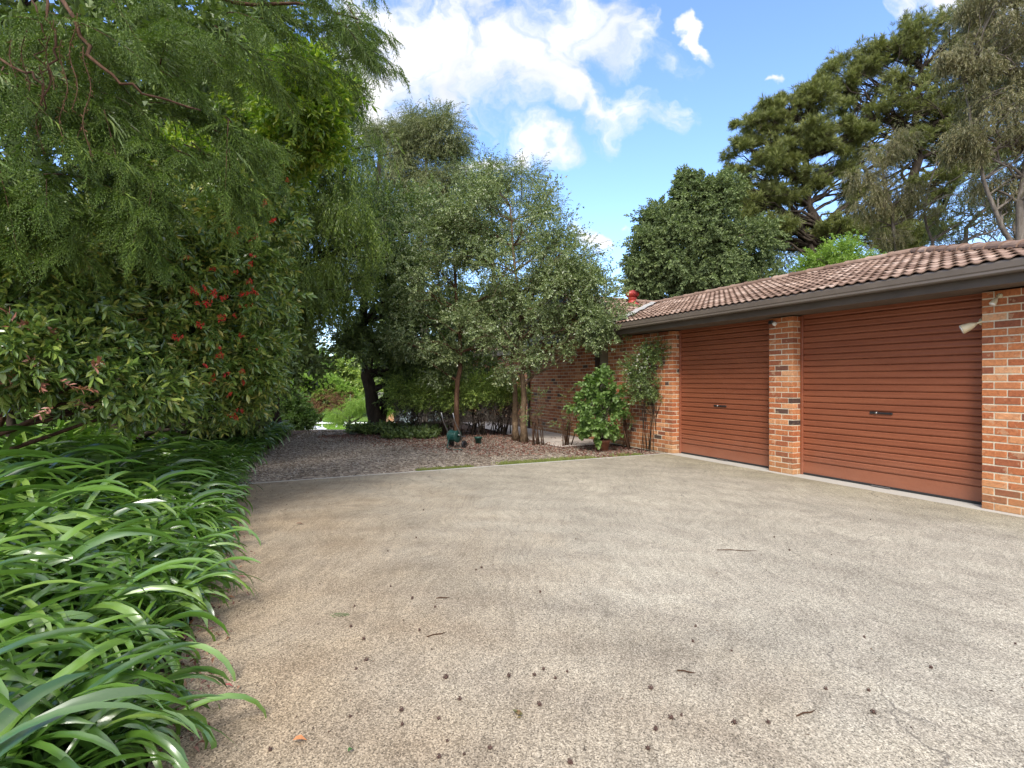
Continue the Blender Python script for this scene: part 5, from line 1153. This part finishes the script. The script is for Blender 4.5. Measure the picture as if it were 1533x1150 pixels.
tree('gum_tree', 'thin wispy gum with a bare bent trunk showing over the right end of the roof', 'tree',
     [([G(19.2, 22), (19.2, 22, 5), (18.6, 22, 7.5), (19.6, 22, 9), (18.6, 22, 11.5)], .13, .04), ([G(20.9, 22), (21.1, 22, 6), (20.7, 22, 8), (21.6, 22, 12)], .12, .03), ([G(17.4, 22), (17.5, 22, 6), (17.0, 22, 8.5), (17.5, 22, 10.5)], .10, .02)],
     [B(1470, 320, 45, 26, 22, w=.6), B(1520, 340, 40, 26, 22, w=.7), B(1430, 350, 40, 16, 22, w=.5), B(1490, 260, 40, 26, 22, w=.6), B(1530, 300, 40, 30, 22, w=.7), B(1440, 290, 34, 26, 22, w=.6), B(1480, 290, 40, 30, 22.5, w=.6), B(1410, 330, 30, 20, 22, w=.5)],
     GUM, L_gumd, M['bark_grey'], k_per=12, m=24, rc=.45, seed=25, shell=.2, scale=(.5, .85), droop=.9, every=1, wig=.12)
tree('lime_shrub', 'bright lime-green bushy tree top peeking over the middle of the roof', 'tree',
     [([G(10.6, 17.5), (10.7, 17.5, 3), (10.6, 17.5, 5.4)], .1, .03)],
     [B(1250, 385, 30, 20, 17.5), B(1228, 398, 24, 18, 17.5), B(1275, 393, 24, 16, 17.5), B(1250, 410, 50, 20, 17.5)],
     SMALL, L_lime, M['bark_grey'], k_per=13, m=36, rc=.42, seed=26, shell=.4, scale=(.9, 1.4))
tree('background_tree', 'grey-green tree low behind the roof between the dark broad-leaved tree and the left pine', 'tree',
     [([G(13.2, 30), (13.2, 30, 4), (13, 30, 7)], .25, .06)],
     [B(1150, 390, 60, 35, 30, w=1), B(1200, 400, 50, 25, 30, w=.8), B(1110, 400, 60, 30, 30), B(1180, 330, 40, 35, 30, w=.6)], NARROW, L_gumd, M['bark_grey'], k_per=12, m=36, rc=.45, seed=27, shell=.3, scale=(1.4, 2.2))

# ================================================================== beyond the track
def far_bits():
    g = (-17.3, 43.2); z = gz(*g)
    car = empty('parked_car', (g[0], g[1], z), 'white parked car whose bonnet and front wheel show past the lily clumps', 'car')
    # side profile, nose to +x
    pr = [(-2.1, .32), (-2.15, .7), (-2.0, 1.0), (-1.5, 1.42), (.1, 1.45), (.85, 1.02), (1.75, .90), (2.1, .70), (2.15, .34)]
    mb = MB(); n = len(pr); ws = [.80, .85, .86, .70, .70, .84, .82, .78, .76]
    V = [(x, -w, zz) for (x, zz), w in zip(pr, ws)]+[(x, w, zz) for (x, zz), w in zip(pr, ws)]
    mb.add(V, [[i, (i+1) % n, n+(i+1) % n, n+i][::-1] for i in range(n)]+[list(range(n)), list(range(n, 2*n))[::-1]]); mb.build('body', plain('white_car_paint', (.78, .79, .80), .25, var=.03, bstr=0), car)
    for y in (-.875, .875):
        mb = MB(); mb.add([(-1.7, y*.97, 1.02), (.62, y*.97, 1.02), (.05, y*.83, 1.37), (-1.4, y*.83, 1.37)], [[0, 1, 2, 3]]); mb.build('side_window', M['glassy'], car)
        for x in (-1.35, 1.35):
            mb = MB(); Mw = Matrix.Translation((x, y*.94, .33)) @ Matrix.Rotation(R(90), 4, 'X'); mb.lathe([(.19, -.1), (.31, -.1), (.33, -.07), (.33, .07), (.31, .1), (.19, .1)], 24, M4=Mw); w = mb.build('wheel', M['rubber'], car)
            mb = MB(); mb.lathe([(.001, -.09), (.08, -.095), (.19, -.08), (.20, -.06), (.20, .06), (.19, .08), (.08, .095), (.001, .09)], 20, M4=Mw); mb.build('rim', plain('rim_silver', (.6, .6, .6), .4), w)
        mb = MB(); mb.box(1.98, 2.13, y*.62-.12, y*.62+.12, .66, .78, 0, .02); mb.build('headlight', M['lens'], car)
    mb = MB(); mb.box(1.9, 2.2, -.78, .78, .26, .52, 0, .04); mb.build('bumper', M['black'], car)
    mb = MB(); mb.add([(.16, -.68, 1.43), (.16, .68, 1.43), (.84, .76, 1.045), (.84, -.76, 1.045)], [[0, 3, 2, 1]]); mb.build('windscreen', M['glassy'], car)
    # low white rail fence
    for (x0, x1, lb) in ((-20.5, -17.6, 'low white post-and-rail fence behind the parked car'), (-16.8, -10.5, 'low white post-and-rail fence in front of the distant house')):
        f = empty('rail_fence', ((x0+x1)/2, 53.5, gz(x0, 53.5)), lb, 'fence')
        mb = MB(); L_ = (x1-x0)/2; mb.box(-L_, L_, -.05, .05, .40, .55, 0, .01); mb.build('rail', M['white'], f)
        k = int((x1-x0)/1.6)+1
        for i in range(k+1): mb = MB(); a = -L_+2*L_*i/k; mb.box(a-.07, a+.07, .06, .18, 0, .6, 0, .01); mb.build('post', M['white'], f)
    h = empty('distant_house', (-14.5, 60, gz(-14.5, 60)), 'low brown brick house with a grey wing beyond the lawn', 'house')
    wall('wall', -1.6, .6, 0, 28, (0, 0, 0), SX, TY, parent=h).data.materials[0] = plain('dull_brown_brick', (.17, .06, .035), .85)
    wall('brick_pier', .62, 1.25, 0, 28, (0, -.05, 0), SX, TY, parent=h)
    mb = MB(); mb.box(1.27, 1.85, .05, .1, 0, 2.2, 0, .01); mb.build('door', M['black'], h)
    mb = MB(); mb.box(1.87, 7.0, 0, .2, 0, 2.3, 0, .01); mb.build('grey_wall', plain('blue_grey_board', (.24, .28, .31), .7), h)
    mb = MB(); mb.box(-2.2, 7.4, -.8, 5, 2.42, 2.52); mb.add([(-2.2, -.8, 2.53), (7.4, -.8, 2.53), (7.4, 2.1, 3.4), (-2.2, 2.1, 3.4), (-2.2, 5, 2.53), (7.4, 5, 2.53)], [[0, 1, 2, 3], [3, 2, 5, 4], [0, 3, 4], [1, 5, 2]]); mb.build('roof', plain('grey_roof', (.14, .12, .11), .8), h)
    def fz(p): return G(p[0], p[1])
    tree('tall_hedge', 'tall distant hedge, bright green on top and bare brown below, beyond the lawn', 'hedge', [([G(-21.4, 58), (-21.4, 58, 0)], .2, .1), ([G(-18.6, 58), (-18.6, 58, 0)], .2, .1)],
         [B(450, 580, 26, 11, 58, 1.2), B(485, 580, 30, 12, 58, 1.2), B(512, 590, 14, 9, 58, 1)], BROAD, L_lime, M['bark_brown'], k_per=16, m=36, seed=31, scale=(.7, 1.1))
    tree('brown_thicket', 'bare brown twiggy thicket under the bright hedge top', 'hedge', [([G(-21, 58.6), (-21, 58.6, 0)], .2, .1)],
         [B(450, 604, 28, 18, 57, 1), B(490, 600, 26, 14, 57, 1), B(515, 600, 14, 10, 57, 1)], GUM, L_brown, M['bark_brown'], k_per=16, m=36, seed=32, scale=(.9, 1.4))
    tree('pale_tree', 'pale green drooping tree in front of the distant house', 'tree', [([G(-14.3, 47), (-14.3, 47, -1), (-14.2, 47, .3)], .1, .04)],
         [B(530, 606, 22, 8, 47, 1.2), B(552, 600, 22, 9, 47, 1.2), B(505, 618, 16, 7, 47, 1), B(570, 608, 16, 8, 47, 1), B(585, 600, 12, 12, 47, 1)], NARROW, L_lime, M['bark_grey'], k_per=14, m=36, seed=33, scale=(1.2, 2), droop=.8)
    tree('bright_bush', 'bright leafy bush at the left of the track beyond the lily clumps', 'shrub', [([G(-8.2, 19.5), (-8.2, 19.5, -.2), (-8.1, 19.5, .5)], .05, .02)],
         [B(442, 612, 18, 16, 19), B(456, 628, 15, 9, 19), B(432, 632, 18, 9, 19), B(438, 598, 9, 8, 19, w=.5), B(420, 612, 14, 18, 19)], ROUND, L_bright, M['bark_grey'], k_per=12, m=22, seed=34, scale=(.8, 1.3))
    for i, (x, y, rx, ry, D, lb) in enumerate(((455, 548, 40, 22, 72, 'distant round green tree left of the sky gap over the track'), (540, 556, 40, 25, 74, 'distant green tree right of the sky gap over the track'), (600, 560, 50, 30, 70, 'distant green tree seen past the right side of the big dark trunk'), (390, 560, 50, 35, 66, 'distant green tree hidden mostly behind the weeping trees'))):
        c = px(x, y, D); tree('distant_tree', lb, 'tree', [([G(c[0], c[1]), (c[0], c[1], 0), (c[0], c[1], 2)], .3, .1)], [B(x, y, rx, ry, D, 3), B(x-rx*.5, y+ry*.6, rx*.7, ry*.7, D, 3), B(x+rx*.5, y+ry*.6, rx*.7, ry*.7, D, 3)], BROAD, L_bright if i < 1 else L_hedged, M['bark_grey'], k_per=16, m=45, seed=40+i, scale=(1.3, 2.2), group='trees far beyond the track')
far_bits()
